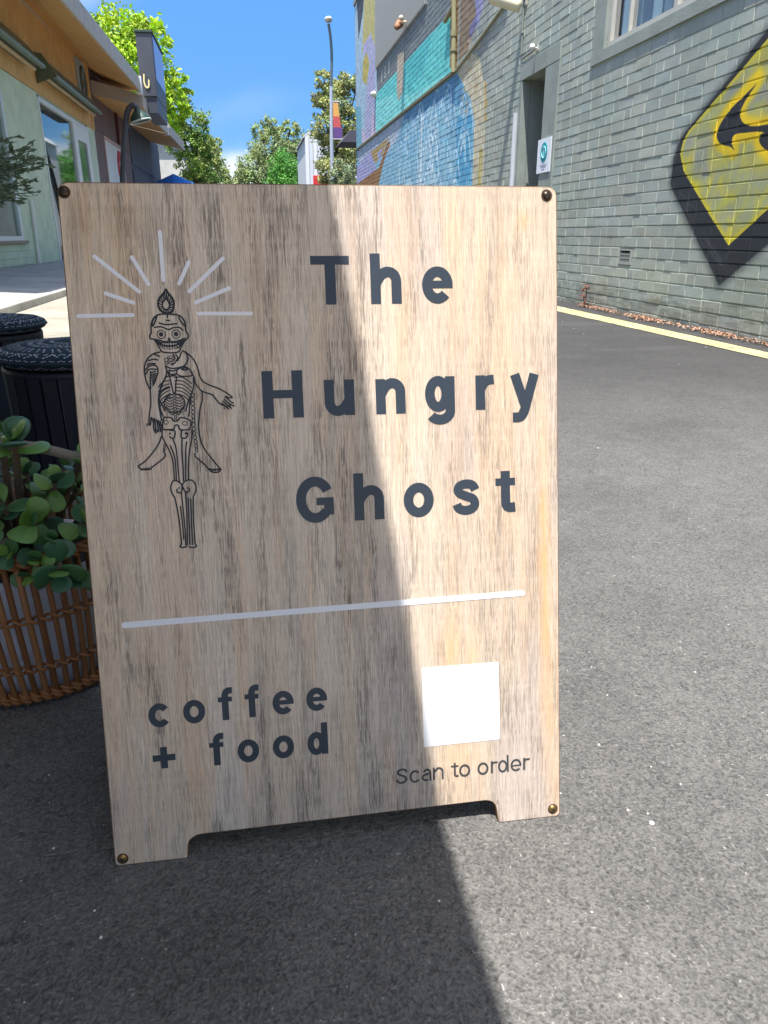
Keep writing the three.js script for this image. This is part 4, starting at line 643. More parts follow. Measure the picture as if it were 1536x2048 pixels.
// weed and litter at the wall foot
{
  const w = thing('weed', 'small dried reddish weed at the foot of the grey wall', 'weed', [3.36, 0, -7.45]);
  put('stem', [tube([[0, 0, 0], [0.01, 0.09, 0.01], [0.0, 0.2, 0.02]], 0.005, 8, 5), tube([[0, 0.04, 0], [-0.03, 0.1, 0.03]], 0.004, 5, 5), tube([[0, 0.06, 0], [0.02, 0.13, -0.05]], 0.004, 5, 5)], mat(96, 58, 44), w);
  const lf = []; for (let i = 0; i < 70; i++) { const t = rnd(), a = rr(0, 6.28), r = rr(0.005, 0.07) * (1.2 - t * 0.7); lf.push(new THREE.PlaneGeometry(rr(0.012, 0.03), rr(0.006, 0.014)).rotateX(rr(-1.5, 1.5)).rotateY(a).translate(r * Math.cos(a), 0.02 + t * 0.21, r * Math.sin(a))); }
  put('foliage', lf, mat(128, 66, 46, { roughness: 0.9 }), w);
  const lit = [], col = [];
  for (let i = 0; i < 1500; i++) {
    const cl = pick([[-7.3, 0.4], [-6.1, 0.45], [-6.25, 0.25], [-5.35, 0.35], [-5.1, 0.3], [-6.8, 1.0], [-9, 1.2], [-4.6, 0.6]]), z = cl[0] + (rnd() + rnd() - 1) * cl[1], x = 3.42 - Math.abs(rnd() + rnd() - 1) * 0.13, s = rr(0.006, 0.02);
    const g = poly([[[0, 0, -s], [s * 0.4, s * 0.25, 0], [0, 0.002, s], [-s * 0.4, s * 0.2, 0]]]).rotateX(rr(-0.5, 0.5)).rotateY(rr(0, 6.3)).rotateZ(rr(-0.4, 0.4)).translate(x, 0.008 + rr(0, 0.018), z); lit.push(g);
  }
  const l = put('leaf_litter', lit, mat(172, 134, 110, { roughness: 0.9 })); l.userData = { label: 'dry brown leaf litter scattered along the foot of the grey wall', category: 'litter', kind: 'stuff' };
  const gr = []; for (let i = 0; i < 150; i++) { const near = rnd() < 0.75, x = near ? rr(-0.5, 1.1) : rr(0.3, 3.2), z = near ? rr(-1.8, -0.4) : rr(-7, -1.2); gr.push(new THREE.IcosahedronGeometry(rr(0.0007, 0.0019) * (near ? 1 : 2.2), 0).scale(1, 0.6, 1).rotateY(rr(0, 6)).translate(x, 0.001, z)); }
  for (const [x, z, r] of [[0.459, -0.674, 0.0036], [0.46, -0.83, 0.002], [0.462, -0.69, 0.0015], [0.9, -2.6, 0.004], [-0.2, -0.62, 0.002], [0.44, -0.70, 0.0018]]) gr.push(new THREE.IcosahedronGeometry(r, 1).scale(1, 0.6, 1.1).translate(x, 0.001, z));
  const p = put('grit', gr, mat(196, 194, 186)); p.userData = { label: 'tiny pale grit specks scattered over the asphalt', category: 'grit', kind: 'stuff' };
}

// ---------------------------------------------------------------- shops on the left
const LX = -4.4;
const ochre = mat(232, 182, 112, { map: tiled(mottle, 0.8) }), ochre2 = mat(229, 177, 107, { map: tiled(mottle, 0.7) }), sage = mat(216, 228, 196, { map: tiled(mottle, 0.7), roughness: 0.7 }), mauve = mat(122, 98, 96, { map: tiled(mottle, 0.7) }), mauve2 = mat(114, 92, 92, { map: tiled(mottle, 0.8) }), slate = mat(72, 78, 92, { map: tiled(mottle, 0.5) }), fasc = mat(206, 188, 166, { map: tiled(mottle, 1.1), roughness: 0.6 }), whiteP = mat(222, 222, 216, { roughness: 0.5 }), hoodM = mat(132, 152, 136, { roughness: 0.45, metalness: 0.3, map: tiled(mottle, 1.5) });
const glass = new THREE.MeshPhysicalMaterial({ color: new THREE.Color(0.86, 0.92, 0.9), roughness: 0.03, transmission: 1, thickness: 0, ior: 1.3 });
const frosted = new THREE.MeshPhysicalMaterial({ color: new THREE.Color(0.86, 0.92, 0.9), roughness: 0.22, transmission: 1, thickness: 0, ior: 1.12 });
const dark = mat(34, 36, 38);
const shop = thing('green_shop', 'sage green and ochre shopfront with deep sloping eave and metal window hoods', 'shop');
const lw = (y0, y1, z0, z1, x0 = LX - 0.2, x1 = LX) => noUV(bx(x0, y0, z0, x1, y1, z1));
{
  put('wall', [lw(0, 3.6, -8, -10.2), lw(0, 0.55, -10.2, -16.5), lw(0, 3.6, -16.5, -19.25), lw(0, 3.62, -24.7, -25.75), lw(3.6, 5.6, -8, -25.75, LX - 0.2, LX - 0.03), lw(0, 5.6, -8, -8.1, LX - 5, LX - 0.2), lw(0, 5.6, -25.7, -25.75, LX - 5, LX - 0.2), lw(0, 5.6, -8, -25.75, LX - 5.1, LX - 5)], sage, shop);
  // green glazed courses below the first window
  for (let r = 0; r < 3; r++) for (let i = 0; i < 6; i++) put('tile', noUV(rb(LX - 0.01, 0.155 + r * 0.128, -10.8 - i * 1.02, LX + 0.012, 0.155 + r * 0.128 + 0.118, -10.8 - i * 1.02 - 1.0, 0.006)), sage, shop);
  put('window_sill', noUV(rb(LX - 0.05, 0.545, -10.2, LX + 0.07, 0.60, -16.6, 0.01)), mat(150, 132, 116), shop);
  let z = -8; let i = 0;
  while (z > -25.7) { const w = 0.62, z1 = Math.max(-25.75, z - w); put('cladding_board', noUV(rb(LX - 0.03, 3.63, z - 0.004, LX + 0.004 + 0.003 * (i % 3), 5.5, z1 + 0.004, 0.006)), i % 2 ? ochre : ochre2, shop); z = z1; i++; }
  const w1 = put('window', [bx(LX - 0.06, 0.6, -16.5, LX + 0.02, 3.6, -16.36), bx(LX - 0.06, 3.52, -10.2, LX + 0.021, 3.6, -16.36), bx(LX - 0.06, 0.6, -10.2, LX + 0.02, 0.68, -16.36), bx(LX - 0.06, 0.68, -13.2, LX + 0.015, 3.52, -13.28)], mat(196, 204, 202, { roughness: 0.4, metalness: 0.2 }), shop);
  put('pane', bx(LX - 0.035, 0.68, -10.2, LX - 0.03, 3.52, -13.2), frosted, w1); put('pane', bx(LX - 0.035, 0.68, -13.28, LX - 0.03, 3.52, -16.36), frosted, w1);
  const w2 = put('window', [bx(LX - 0.06, 0.15, -19.25, LX + 0.02, 3.52, -19.33), bx(LX - 0.06, 3.45, -19.33, LX + 0.021, 3.55, -24.7), bx(LX - 0.06, 0.15, -22.6, LX + 0.02, 3.45, -22.72)], mat(214, 218, 214, { roughness: 0.4 }), shop);
  put('pane', bx(LX - 0.035, 0.15, -19.33, LX - 0.03, 3.45, -22.6), glass, w2);
  const d = put('door', [bx(LX - 0.05, 0.15, -22.72, LX + 0.01, 3.45, -23.1), bx(LX - 0.05, 0.15, -24.3, LX + 0.01, 3.45, -24.7), bx(LX - 0.05, 0.15, -23.1, LX + 0.01, 0.5, -24.3), bx(LX - 0.05, 3.1, -23.1, LX + 0.01, 3.45, -24.3)], whiteP, shop);
  put('pane', bx(LX - 0.03, 0.5, -23.1, LX - 0.025, 3.1, -24.3), mat(60, 76, 82, { roughness: 0.08 }), d); put('handle', rod([LX + 0.05, 1.2, -23.0], [LX + 0.05, 1.9, -23.0], 0.03), mat(170, 180, 184, { metalness: 0.8, roughness: 0.3 }), d);
  put('interior_wall', [bx(LX - 3, 0, -10, LX - 2.9, 3.6, -25), bx(LX - 3, 0.1, -10, LX - 0.2, 0.15, -25), bx(LX - 3, 3.56, -10, LX - 0.2, 3.6, -25)], mat(70, 76, 72), shop);
  put('curtain', Array.from({ length: 24 }, (_, k) => bx(LX - 0.35 - 0.04 * (k % 2), 0.7, -10.3 - k * 0.25, LX - 0.32 - 0.04 * (k % 2), 3.5, -10.3 - k * 0.25 - 0.24)), mat(150, 170, 164), shop);
  for (const [z0, z1] of [[-11, -18.5], [-19.45, -24.9]]) {
    const h = put('window_hood', [prism([[LX, 4.36, z0], [LX + 0.14, 4.34, z0], [LX + 0.40, 3.98, z0], [LX, 3.98, z0]], [[LX, 4.36, z1], [LX + 0.14, 4.34, z1], [LX + 0.40, 3.98, z1], [LX, 3.98, z1]]), bx(LX + 0.34, 3.93, z0 + 0.003, LX + 0.43, 3.99, z1 - 0.003)], hoodM, shop);
    put('hood_end', prism([[LX, 4.40, z0 + 0.03], [LX + 0.18, 4.38, z0 + 0.03], [LX + 0.44, 3.95, z0 + 0.03], [LX, 3.80, z0 + 0.03]], [[LX, 4.40, z0 + 0.004], [LX + 0.18, 4.38, z0 + 0.004], [LX + 0.44, 3.95, z0 + 0.004], [LX, 3.80, z0 + 0.004]]), mat(84, 96, 80), h);
    put('roller', rod([LX + 0.2, 3.92, z0], [LX + 0.2, 3.92, z1], 0.045), mat(186, 160, 120), h);
  }
  put('drainpipe', [rod([LX + 0.05, 0.15, -17.2], [LX + 0.05, 1.37, -17.3], 0.035)], whiteP, shop);
  const e = put('emblem_panel', noUV(rb(LX - 0.02, 4.05, -24.0, LX + 0.05, 5.22, -25.15, 0.01)), mat(156, 160, 158), shop);
  put('emblem', [new THREE.TorusGeometry(0.3, 0.05, 8, 28).rotateY(Math.PI / 2).scale(1, 1.25, 1).translate(LX + 0.055, 4.66, -24.6), new THREE.CylinderGeometry(0.13, 0.13, 0.02, 20).rotateZ(Math.PI / 2).translate(LX + 0.055, 4.66, -24.6)], mat(92, 92, 84), e);
  put('edge_trim', lw(3.62, 5.5, -25.5, -25.75, LX, LX + 0.03), ochre, shop);
  // eave: sloping soffit, fascia, roof
  const q = (z, a, b) => [[LX - 0.1, 5.30 + b, z], [-3.0, 4.47 + a, z], [-3.0, 4.50 + a, z], [LX - 0.1, 5.34 + b, z]];
  put('soffit', noUV(prism(q(-8, -0.14, -0.1), [[LX - 0.1, 5.42, -31], [-3.0, 4.72, -25.75], [-3.0, 4.75, -25.75], [LX - 0.1, 5.46, -31]])), ochre2, shop);
  put('fascia', noUV(prism([[-3.002, 4.33, -8], [-2.95, 4.33, -8], [-2.95, 4.70, -8], [-3.002, 4.70, -8]], [[-3.002, 4.70, -25.75], [-2.95, 4.70, -25.75], [-2.95, 5.07, -25.75], [-3.002, 5.07, -25.75]])), fasc, shop);
  put('roof', noUV(prism([[-3.0, 4.60, -8.01], [-3.0, 4.66, -8.01], [-9.5, 6.6, -8.01], [-9.5, 6.5, -8.01]], [[-3.0, 4.97, -25.74], [-3.0, 5.02, -25.74], [-9.5, 6.9, -31], [-9.5, 6.8, -31]])), fasc, shop);
  put('eave_end_cap', rb(-3.06, 4.62, -25.76, -2.90, 5.09, -25.95, 0.01), whiteP, shop);
}
{
  const s2 = thing('mauve_shop', 'dark mauve shopfront with white window posters and a red octagon', 'shop');
  put('wall', lw(0, 5.3, -25.76, -33.0, LX - 5, LX - 4.9), mauve, s2); put('wall', [lw(0, 5.55, -25.76, -27.2), lw(3.66, 5.55, -27.2, -31.0), lw(0, 5.55, -31.0, -33.0), lw(0, 0.6, -27.2, -31.0)], mauve, s2);
  let z = -25.8; for (let i = 0; i < 5; i++) { put('cladding_board', noUV(rb(LX - 0.01, 3.68, z - 0.005, LX + 0.02, 5.54, z - 1.42, 0.006)), i % 2 ? mauve : mauve2, s2); z -= 1.44; }
  put('batten', bx(LX + 0.02, 3.7, -29.9, LX + 0.10, 5.2, -30.2), mat(82, 36, 36), s2);
  const w = put('window', [bx(LX - 0.05, 3.58, -27.2, LX + 0.03, 3.66, -31.0), bx(LX - 0.05, 0.6, -27.2, LX + 0.03, 3.58, -27.3), bx(LX - 0.05, 0.6, -30.9, LX + 0.03, 3.58, -31.0)], mat(190, 160, 150), s2);
  put('poster', [bx(LX - 0.04, 0.7, -27.3, LX - 0.02, 3.58, -29.0), bx(LX - 0.04, 0.7, -29.04, LX - 0.021, 3.58, -30.9)], mat(216, 218, 214), w);
  const oc = put('octagon', new THREE.CylinderGeometry(0.58, 0.58, 0.02, 8).rotateY(Math.PI / 8).rotateZ(Math.PI / 2).translate(LX - 0.005, 2.95, -30.2), mat(190, 34, 48), w); put('symbol', [bx(LX + 0.006, 2.7, -30.25, LX + 0.012, 3.2, -30.12), bx(LX + 0.006, 2.98, -30.4, LX + 0.0125, 3.1, -29.95)], whiteP, oc);
  const q = (z0, z1, x, y, mt, n, par) => { put('soffit', noUV(prism([[LX - 0.1, y + 0.34, z0], [x, y, z0], [x, y + 0.03, z0], [LX - 0.1, y + 0.4, z0]], [[LX - 0.1, y + 0.44, z1], [x, y + 0.12, z1], [x, y + 0.15, z1], [LX - 0.1, y + 0.5, z1]])), ochre2, par); put('fascia', noUV(prism([[x - 0.002, y - 0.03, z0], [x + 0.05, y - 0.03, z0], [x + 0.05, y + 0.34, z0], [x - 0.002, y + 0.34, z0]], [[x - 0.002, y + 0.09, z1], [x + 0.05, y + 0.09, z1], [x + 0.05, y + 0.46, z1], [x - 0.002, y + 0.46, z1]])), fasc, par); put('roof', noUV(prism([[x, y + 0.3, z0], [x, y + 0.34, z0], [LX - 5, y + 1.9, z0], [LX - 5, y + 1.8, z0]], [[x, y + 0.42, z1], [x, y + 0.46, z1], [LX - 5, y + 2.0, z1], [LX - 5, y + 1.9, z1]])), fasc, par); put('eave_end', poly([[[x, y, z0 + 0.004], [x, y + 0.34, z0 + 0.004], [LX - 0.1, y + 0.72, z0 + 0.004], [LX - 0.1, y + 0.34, z0 + 0.004]]]), mat(176, 160, 146), par); };
  q(-26.0, -33.2, -2.98, 4.30, 0, 0, s2);
  put('eave_end_cap', rb(-3.06, 4.36, -33.22, -2.90, 4.84, -33.45, 0.01), whiteP, s2);
  const s3 = thing('slate_shop', 'dark slate blue building end under the last stepped eave', 'shop');
  put('wall', lw(0, 5.0, -33.02, -43.4), slate, s3); put('wall', lw(0, 5.0, -43.3, -43.4, LX - 5, LX - 0.2), slate, s3);
  for (let i = 0; i < 5; i++) put('wall_panel', noUV(rb(LX - 0.01, 3.3, -33.1 - i * 2.06, LX + 0.03, 4.75, -33.1 - i * 2.06 - 2.02, 0.006)), slate, s3);
  put('dado', lw(0.15, 3.1, -33.1, -43.35, LX, LX + 0.04), mat(80, 84, 94, { map: tiled(mottle, 0.6) }), s3);
  q(-33.5, -40.5, -2.92, 4.42, 0, 0, s3);
  // sign pylon standing above the eave
  const p = thing('sign_pylon', 'tall dark sign box with a pale letter standing above the stepped eave', 'sign', [0, 0, 0]);
  put('box', [rb(-3.08, 4.75, -27, -2.60, 6.46, -30, 0.02), bx(-3.06, 4.3, -27.05, -2.62, 4.78, -29.95)], mat(70, 74, 84, { map: tiled(mottle, 0.6), roughness: 0.5 }), p);
  put('cap', rb(-3.11, 6.461, -26.96, -2.57, 6.53, -30.04, 0.015), mat(40, 58, 52), p);
  put('sign_face', bx(-2.605, 5.25, -27.15, -2.585, 6.40, -29.85), mat(150, 160, 214, { roughness: 0.3 }), p);
  put('letter', [tube([[-2.93, 5.35, -26.985], [-2.945, 5.1, -26.985], [-2.90, 4.98, -26.985], [-2.83, 5.0, -26.985], [-2.80, 5.2, -26.985]], 0.028, 16, 6)], mat(214, 206, 150), p);
  const l = thing('street_lamp', 'dark gooseneck lamp on a curved pole before the mauve shop', 'street lamp', [0, 0, 0]);
  put('pole', [tube([[-3.68, 0.12, -24], [-3.5, 2.1, -24], [-3.28, 3.4, -24], [-3.12, 3.98, -24], [-2.98, 4.08, -24], [-2.88, 4.0, -24]], 0.075, 30, 8), rod([-3.69, 0.12, -24], [-3.67, 0.4, -24], 0.13, 0.11, 12)], mat(74, 74, 78, { roughness: 0.5 }), l);
  put('lamp_shade', lathe([[0.0001, 0.2], [0.06, 0.19], [0.10, 0.1], [0.24, -0.02], [0.29, -0.16], [0.28, -0.17], [0.0001, -0.06]], 22).rotateZ(0.25).translate(-2.86, 3.84, -24), mat(44, 66, 56, { roughness: 0.45 }), l);
  put('lamp_rim', new THREE.TorusGeometry(0.285, 0.02, 6, 24).rotateX(Math.PI / 2).rotateZ(0.25).translate(-2.82, 3.68, -24), mat(190, 196, 190), l);
}
// far things down the lane
{
  const u = thing('blue_umbrella', 'bright blue market umbrella far down the lane', 'umbrella', [-3.45, 0, -40]);
  for (let i = 0; i < 8; i++) { const a = i * Math.PI / 4, b = a + Math.PI / 4; put('canopy_panel', poly([[[0, 3.45, 0], [1.15 * Math.cos(b), 2.95, 1.15 * Math.sin(b)], [1.15 * Math.cos(a), 2.95, 1.15 * Math.sin(a)]], [[1.15 * Math.cos(a), 2.95, 1.15 * Math.sin(a)], [1.15 * Math.cos(b), 2.95, 1.15 * Math.sin(b)], [1.14 * Math.cos(b), 2.78, 1.14 * Math.sin(b)], [1.14 * Math.cos(a), 2.78, 1.14 * Math.sin(a)]]]), mat(20, 110, 190), u); }
  put('pole', rod([0, 0, 0], [0, 3.44, 0], 0.03), mat(160, 160, 160), u);
  const h = thing('white_house', 'white rendered house behind the blue umbrella', 'house', [0, 0, 0]);
  put('wall', noUV(bx(-11, 0, -60, -4.25, 7.1, -70)), mat(218, 214, 206, { map: tiled(mottle, 0.3) }), h); put('roof', prism([[-11.4, 7.1, -59.6], [-4.0, 7.1, -59.6], [-4.0, 7.3, -59.6], [-11.4, 7.3, -59.6]], [[-11.4, 8.0, -70], [-4.0, 8.0, -70], [-4.0, 8.2, -70], [-11.4, 8.2, -70]]), mat(120, 116, 112), h);
  const hw = put('window', bx(-7.6, 3.6, -60.05, -6.2, 5.6, -59.98), whiteP, h); put('pane', bx(-7.5, 3.7, -60.07, -6.3, 5.5, -60.051), dark, hw);
  const s = thing('white_shed', 'tall white corrugated gable building beside the lamp pole', 'building', [0, 0, 0]);
  put('wall', new THREE.ExtrudeGeometry(new THREE.Shape([[3.62, 0], [7.6, 0], [7.6, 5.0], [4.05, 6.6], [3.62, 6.25]].map((p) => new THREE.Vector2(...p))), { depth: 8, bevelEnabled: false }).translate(0, 0, -58), mat(206, 208, 210), s);
  const top = (x) => (x < 4.05 ? 6.25 + (x - 3.62) * 0.81 : 6.6 - (x - 4.05) * 0.45) - 0.02, cs = [mat(212, 214, 216), mat(198, 201, 205)];
  for (let i = 0; i < 16; i++) { const a = 3.63 + i * 0.245, b = a + 0.2; put('cladding_sheet', prism([[a, 0, -49.93], [b, 0, -49.93], [b, top(b), -49.93], [a, top(a), -49.93]], [[a, 0, -50.0], [b, 0, -50.0], [b, top(b), -50.0], [a, top(a), -50.0]]), cs[i % 2], s); }
  put('roof', [prism([[3.5, 6.2, -50.05], [4.05, 6.63, -50.05], [4.05, 6.71, -50.05], [3.5, 6.28, -50.05]], [[3.5, 6.2, -58], [4.05, 6.63, -58], [4.05, 6.71, -58], [3.5, 6.28, -58]]), prism([[4.05, 6.63, -50.05], [7.8, 4.95, -50.05], [7.8, 5.03, -50.05], [4.05, 6.71, -50.05]], [[4.05, 6.63, -58], [7.8, 4.95, -58], [7.8, 5.03, -58], [4.05, 6.71, -58]])], mat(186, 188, 190), s);
  const r = thing('red_sign', 'red sign box in front of the white corrugated building', 'sign', [3.88, 0, -48]);
  put('panel', rb(0, 3.3, 0, 0.9, 4.0, 0.14, 0.03), mat(206, 40, 46), r); put('post', [rod([0.15, 0, 0.07], [0.15, 3.3, 0.07], 0.05), rod([0.75, 0, 0.07], [0.75, 3.3, 0.07], 0.05)], mat(150, 150, 150), r);
  const a = thing('dark_awning', 'dark grey awning beyond the far corner of the mural', 'awning', [3.5, 0, -30]);
  put('canopy', prism([[0.0, 3.9, 0], [1.8, 3.9, 0], [1.8, 4.3, 0], [0.35, 4.3, 0]], [[0, 3.9, -2], [1.8, 3.9, -2], [1.8, 4.3, -2], [0.35, 4.3, -2]]), mat(70, 70, 82), a); put('support', [rod([1.6, 0, -0.3], [1.6, 3.9, -0.3], 0.05), rod([1.6, 0, -1.7], [1.6, 3.9, -1.7], 0.05)], mat(90, 90, 90), a);
  const w = thing('low_building', 'low white building glimpsed between the far trees', 'building', [0, 0, 0]);
  put('wall', bx(-1.6, 0, -92, 4.6, 5.9, -98), mat(226, 226, 222), w); put('roof', rb(-2, 5.9, -91.5, 5, 6.2, -98.5, 0.05), mat(200, 200, 200), w);
  for (let i = 0; i < 4; i++) put('window', bx(-1.2 + i * 1.4, 3.6, -91.98, -0.3 + i * 1.4, 5.0, -92.04), dark, w);
  const p = thing('lamp_pole', 'slender grey street light pole with a purple and orange banner', 'street light', [3.97, 0, -38]);
  put('pole', [rod([0, 0, 0], [0, 4.2, 0], 0.10, 0.085), rod([0, 4.2, 0], [0.04, 7.0, 0], 0.085, 0.07)], mat(188, 190, 196, { roughness: 0.4, metalness: 0.4 }), p);
  put('arm', [tube([[0.04, 7.0, 0], [0.10, 8.2, 0.02], [0.06, 8.9, 0.06], [-0.02, 9.4, 0.12]], 0.062, 14, 8)], mat(96, 112, 116, { roughness: 0.4, metalness: 0.4 }), p);
  put('lamp_head', [new THREE.SphereGeometry(0.17, 16, 10).scale(1, 0.7, 1.6).translate(-0.04, 9.52, 0.3)], mat(190, 188, 176), p);
  const bn = put('banner', [bx(0.11, 4.9, -0.012, 0.52, 5.35, 0.012)], mat(92, 62, 122), p);
  put('banner_stripe', [prism([[0.11, 5.35, -0.012], [0.46, 5.35, -0.012], [0.40, 5.8, -0.012], [0.11, 5.8, -0.012]], [[0.11, 5.35, 0.012], [0.46, 5.35, 0.012], [0.40, 5.8, 0.012], [0.11, 5.8, 0.012]])], mat(186, 78, 78), bn);
  put('banner_stripe', [prism([[0.11, 5.8, -0.012], [0.40, 5.8, -0.012], [0.34, 6.35, -0.012], [0.11, 6.35, -0.012]], [[0.11, 5.8, 0.012], [0.40, 5.8, 0.012], [0.34, 6.35, 0.012], [0.11, 6.35, 0.012]])], mat(208, 154, 80), bn);
  put('banner_arm', [rod([0, 4.86, 0], [0.54, 4.86, 0], 0.022), rod([0, 6.4, 0], [0.40, 6.4, 0], 0.022)], mat(180, 180, 180), p);
}
// pale paving of the street crossing behind the camera
struct('pavement', noUV(poly([[[-14, 0.004, 0.3], [-14, 0.004, 15], [3.4, 0.004, 15], [3.4, 0.004, 0.3]]])), new THREE.MeshStandardMaterial({ map: tiled(concreteMap, 0.5), color: new THREE.Color().setRGB(1.3, 1.14, 0.94), roughness: 0.85 }), 'pale concrete paving where the lane meets the street', 'pavement');
// café that shades the board, behind and to the left of the camera
{
  const c = thing('cafe_front', 'café building with a deep awning shading the board', 'building', [0, 0, 0]);
  put('wall', noUV(bx(-3.4, 0, 3.4, -7, 4.2, -3.6)), mat(188, 178, 160, { map: tiled(mottle, 0.4) }), c);
  put('awning', noUV(rb(-3.4, 2.80, 3.0, -0.217, 2.98, -4.5, 0.02)), mat(126, 120, 110), c);
  put('post', [rod([-0.6, 0, 2.8], [-0.6, 2.8, 2.8], 0.05)], mat(90, 90, 90), c);
}

// ---------------------------------------------------------------- trees
function leafMat(r, g, b) { return new THREE.MeshPhysicalMaterial({ color: new THREE.Color().setRGB(...L(r, g, b)), roughness: 0.75, transmission: 0.3, thickness: 0, vertexColors: true, side: THREE.DoubleSide }); }
const bark = mat(96, 80, 66, { map: tiled(mottle, 3), roughness: 0.95 });
function tree(name, label, [x, z], blobs, leaf, count, color, trunkR = 0.18, shade = 0.35) {
  const t = thing(name, label, 'tree', [x, 0, z]);
  const limbs = [rod([0, 0, 0], [0.1, blobs[0][1] * 0.75, 0], trunkR, trunkR * 0.6)];
  for (const b of blobs) limbs.push(tube([[0.06, blobs[0][1] * 0.45, 0], [b[0] * 0.5, (blobs[0][1] * 0.55 + b[1]) / 2, b[2] * 0.5], [b[0], b[1], b[2]]], trunkR * 0.28, 8, 5));
  put('trunk', limbs.map((g) => noUV(g)), bark, t);
  const pos = [], col = [], nor = []; let tot = 0; for (const b of blobs) tot += b[3] ** 2;
  for (const b of blobs) {
    const n = Math.round(count * b[3] ** 2 / tot), cl = Math.max(10, Math.round(n / 26)); 
    for (let k = 0; k < cl; k++) {                                      // clumps in the blob, leaves in the clump
      const u = rr(-1, 1), a = rr(0, 6.283), r = b[3] * (0.55 + 0.5 * Math.pow(rnd(), 0.6)), s = Math.sqrt(1 - u * u), c = [b[0] + r * s * Math.cos(a), b[1] + r * u * (b[4] || 0.85), b[2] + r * s * Math.sin(a)], cr = b[3] * rr(0.14, 0.30), tone = rr(1 - shade, 1 + shade), warm = rr(-0.12, 0.14);
      for (let i = 0; i < n / cl; i++) {
        const p = [c[0] + cr * (rnd() + rnd() - 1) * 1.4, c[1] + cr * (rnd() + rnd() - 1) * 1.2, c[2] + cr * (rnd() + rnd() - 1) * 1.4], L1 = leaf * rr(0.7, 1.4), W1 = L1 * rr(0.35, 0.6);
        const d = new THREE.Vector3(rr(-1, 1), rr(-1, 0.6), rr(-1, 1)).normalize(), e = new THREE.Vector3(rr(-1, 1), rr(-1, 1), rr(-1, 1)).cross(d).normalize(), m = d.clone().cross(e).multiplyScalar(W1 * 0.3);
        const P = (q, w, h) => [p[0] + d.x * q + e.x * w + m.x * h, p[1] + d.y * q + e.y * w + m.y * h, p[2] + d.z * q + e.z * w + m.z * h];
        const A = P(-L1 / 2, 0, 0), B = P(0, W1 / 2, 1), C = P(L1 / 2, 0, 0), D = P(0, -W1 / 2, 1);
        pos.push(...A, ...B, ...C, ...A, ...C, ...D); const k2 = tone * rr(0.8, 1.2); for (let v = 0; v < 6; v++) col.push(k2 * (1 + warm), k2, k2 * (1 - warm));
      }
    }
  }
  const g = new THREE.BufferGeometry(); g.setAttribute('position', new THREE.Float32BufferAttribute(pos, 3)); g.setAttribute('color', new THREE.Float32BufferAttribute(col, 3)); g.computeVertexNormals();
  put('crown', g, color, t).userData.kind = 'stuff';
  return t;
}
tree('lime_tree', 'tall yellow-green tree rising behind the shop roof', [-6.4, -50], [[0, 9.6, 0, 2.3], [1.3, 10.9, 0.3, 1.3], [2.6, 8.7, 0.5, 0.9], [-1.6, 9.2, 0, 1.8], [1.2, 8.0, 0.5, 1.6], [-0.4, 11.2, 0, 1.4], [2.3, 7.4, -1, 1.0]], 0.28, 12000, leafMat(170, 200, 34), 0.3, 0.4);
tree('street_tree', 'dark green tree standing beside the stepped eave', [-3.4, -54], [[0.1, 7.3, 0, 1.1], [0.4, 6.0, 0, 1.0], [0.1, 5.0, 0, 1.2], [-0.6, 8.4, 0, 0.9], [0.5, 4.0, 0, 1.0], [-0.4, 6.4, 0, 1.2]], 0.2, 7000, leafMat(124, 152, 60), 0.16, 0.45);
tree('street_tree', 'olive green bushy tree just right of the white house', [-3.4, -70], [[0, 6.4, 0, 1.5], [0.6, 7.6, 0, 0.9], [-0.9, 5.4, 0, 1.3], [0.9, 5.4, 0, 1.3], [1.4, 4.6, 0.3, 1.1], [-0.3, 7.6, 0, 0.8]], 0.24, 8000, leafMat(152, 166, 96), 0.2, 0.4);
tree('gum_tree', 'spreading grey-green tree left of the white corrugated building', [2.6, -78], [[0, 8.2, 0, 2.0], [-1.7, 6.6, 0, 1.6], [1.8, 7.6, 0, 1.9], [0.2, 10.3, 0, 1.0], [-1.0, 9.8, 0, 0.9], [1.7, 10.0, 0, 0.9], [2.9, 8.6, 0, 1.4], [-0.2, 6.0, 0.5, 1.8], [-2.4, 5.6, 0, 1.3]], 0.24, 16000, leafMat(152, 168, 108), 0.26, 0.45);
tree('round_tree', 'fresh bright green round tree in front of the grey-green one', [3.0, -60], [[0, 5.4, 0, 1.2], [0.7, 4.9, 0.2, 1.0], [-0.7, 4.7, 0.2, 1.0], [0.2, 4.2, 0.4, 1.3]], 0.18, 6000, leafMat(92, 156, 52), 0.14, 0.3);
tree('street_tree', 'tall mottled olive tree behind the street light pole', [4.7, -43], [[0, 7.2, 0, 0.8], [-0.5, 8.1, 0, 0.5], [0.5, 7.9, 0, 0.6], [-0.4, 5.9, 0, 0.85], [0.6, 6.2, 0, 0.8], [0.2, 4.8, 0, 0.9], [-0.3, 3.9, 0.2, 0.8], [0.8, 4.4, 0, 0.8], [-0.7, 7.2, 0, 0.45], [1.2, 7.9, 0, 0.5], [0.2, 3.1, 0.2, 0.9]], 0.17, 17000, leafMat(164, 170, 108), 0.13, 0.45);
tree('street_tree', 'small grey-green tree low beside the corner of the mural', [4.2, -36], [[0, 3.3, 0, 0.55], [0.3, 2.8, 0, 0.5], [-0.2, 2.6, 0, 0.5]], 0.12, 3000, leafMat(146, 160, 120), 0.07, 0.4);
tree('street_tree', 'pale far tree low in the middle of the lane end', [-0.4, -110], [[0, 7.6, 0, 1.3], [1.4, 7.0, 0, 1.1], [-1.5, 6.8, 0, 1.2]], 0.3, 4000, leafMat(120, 136, 110), 0.15, 0.3);

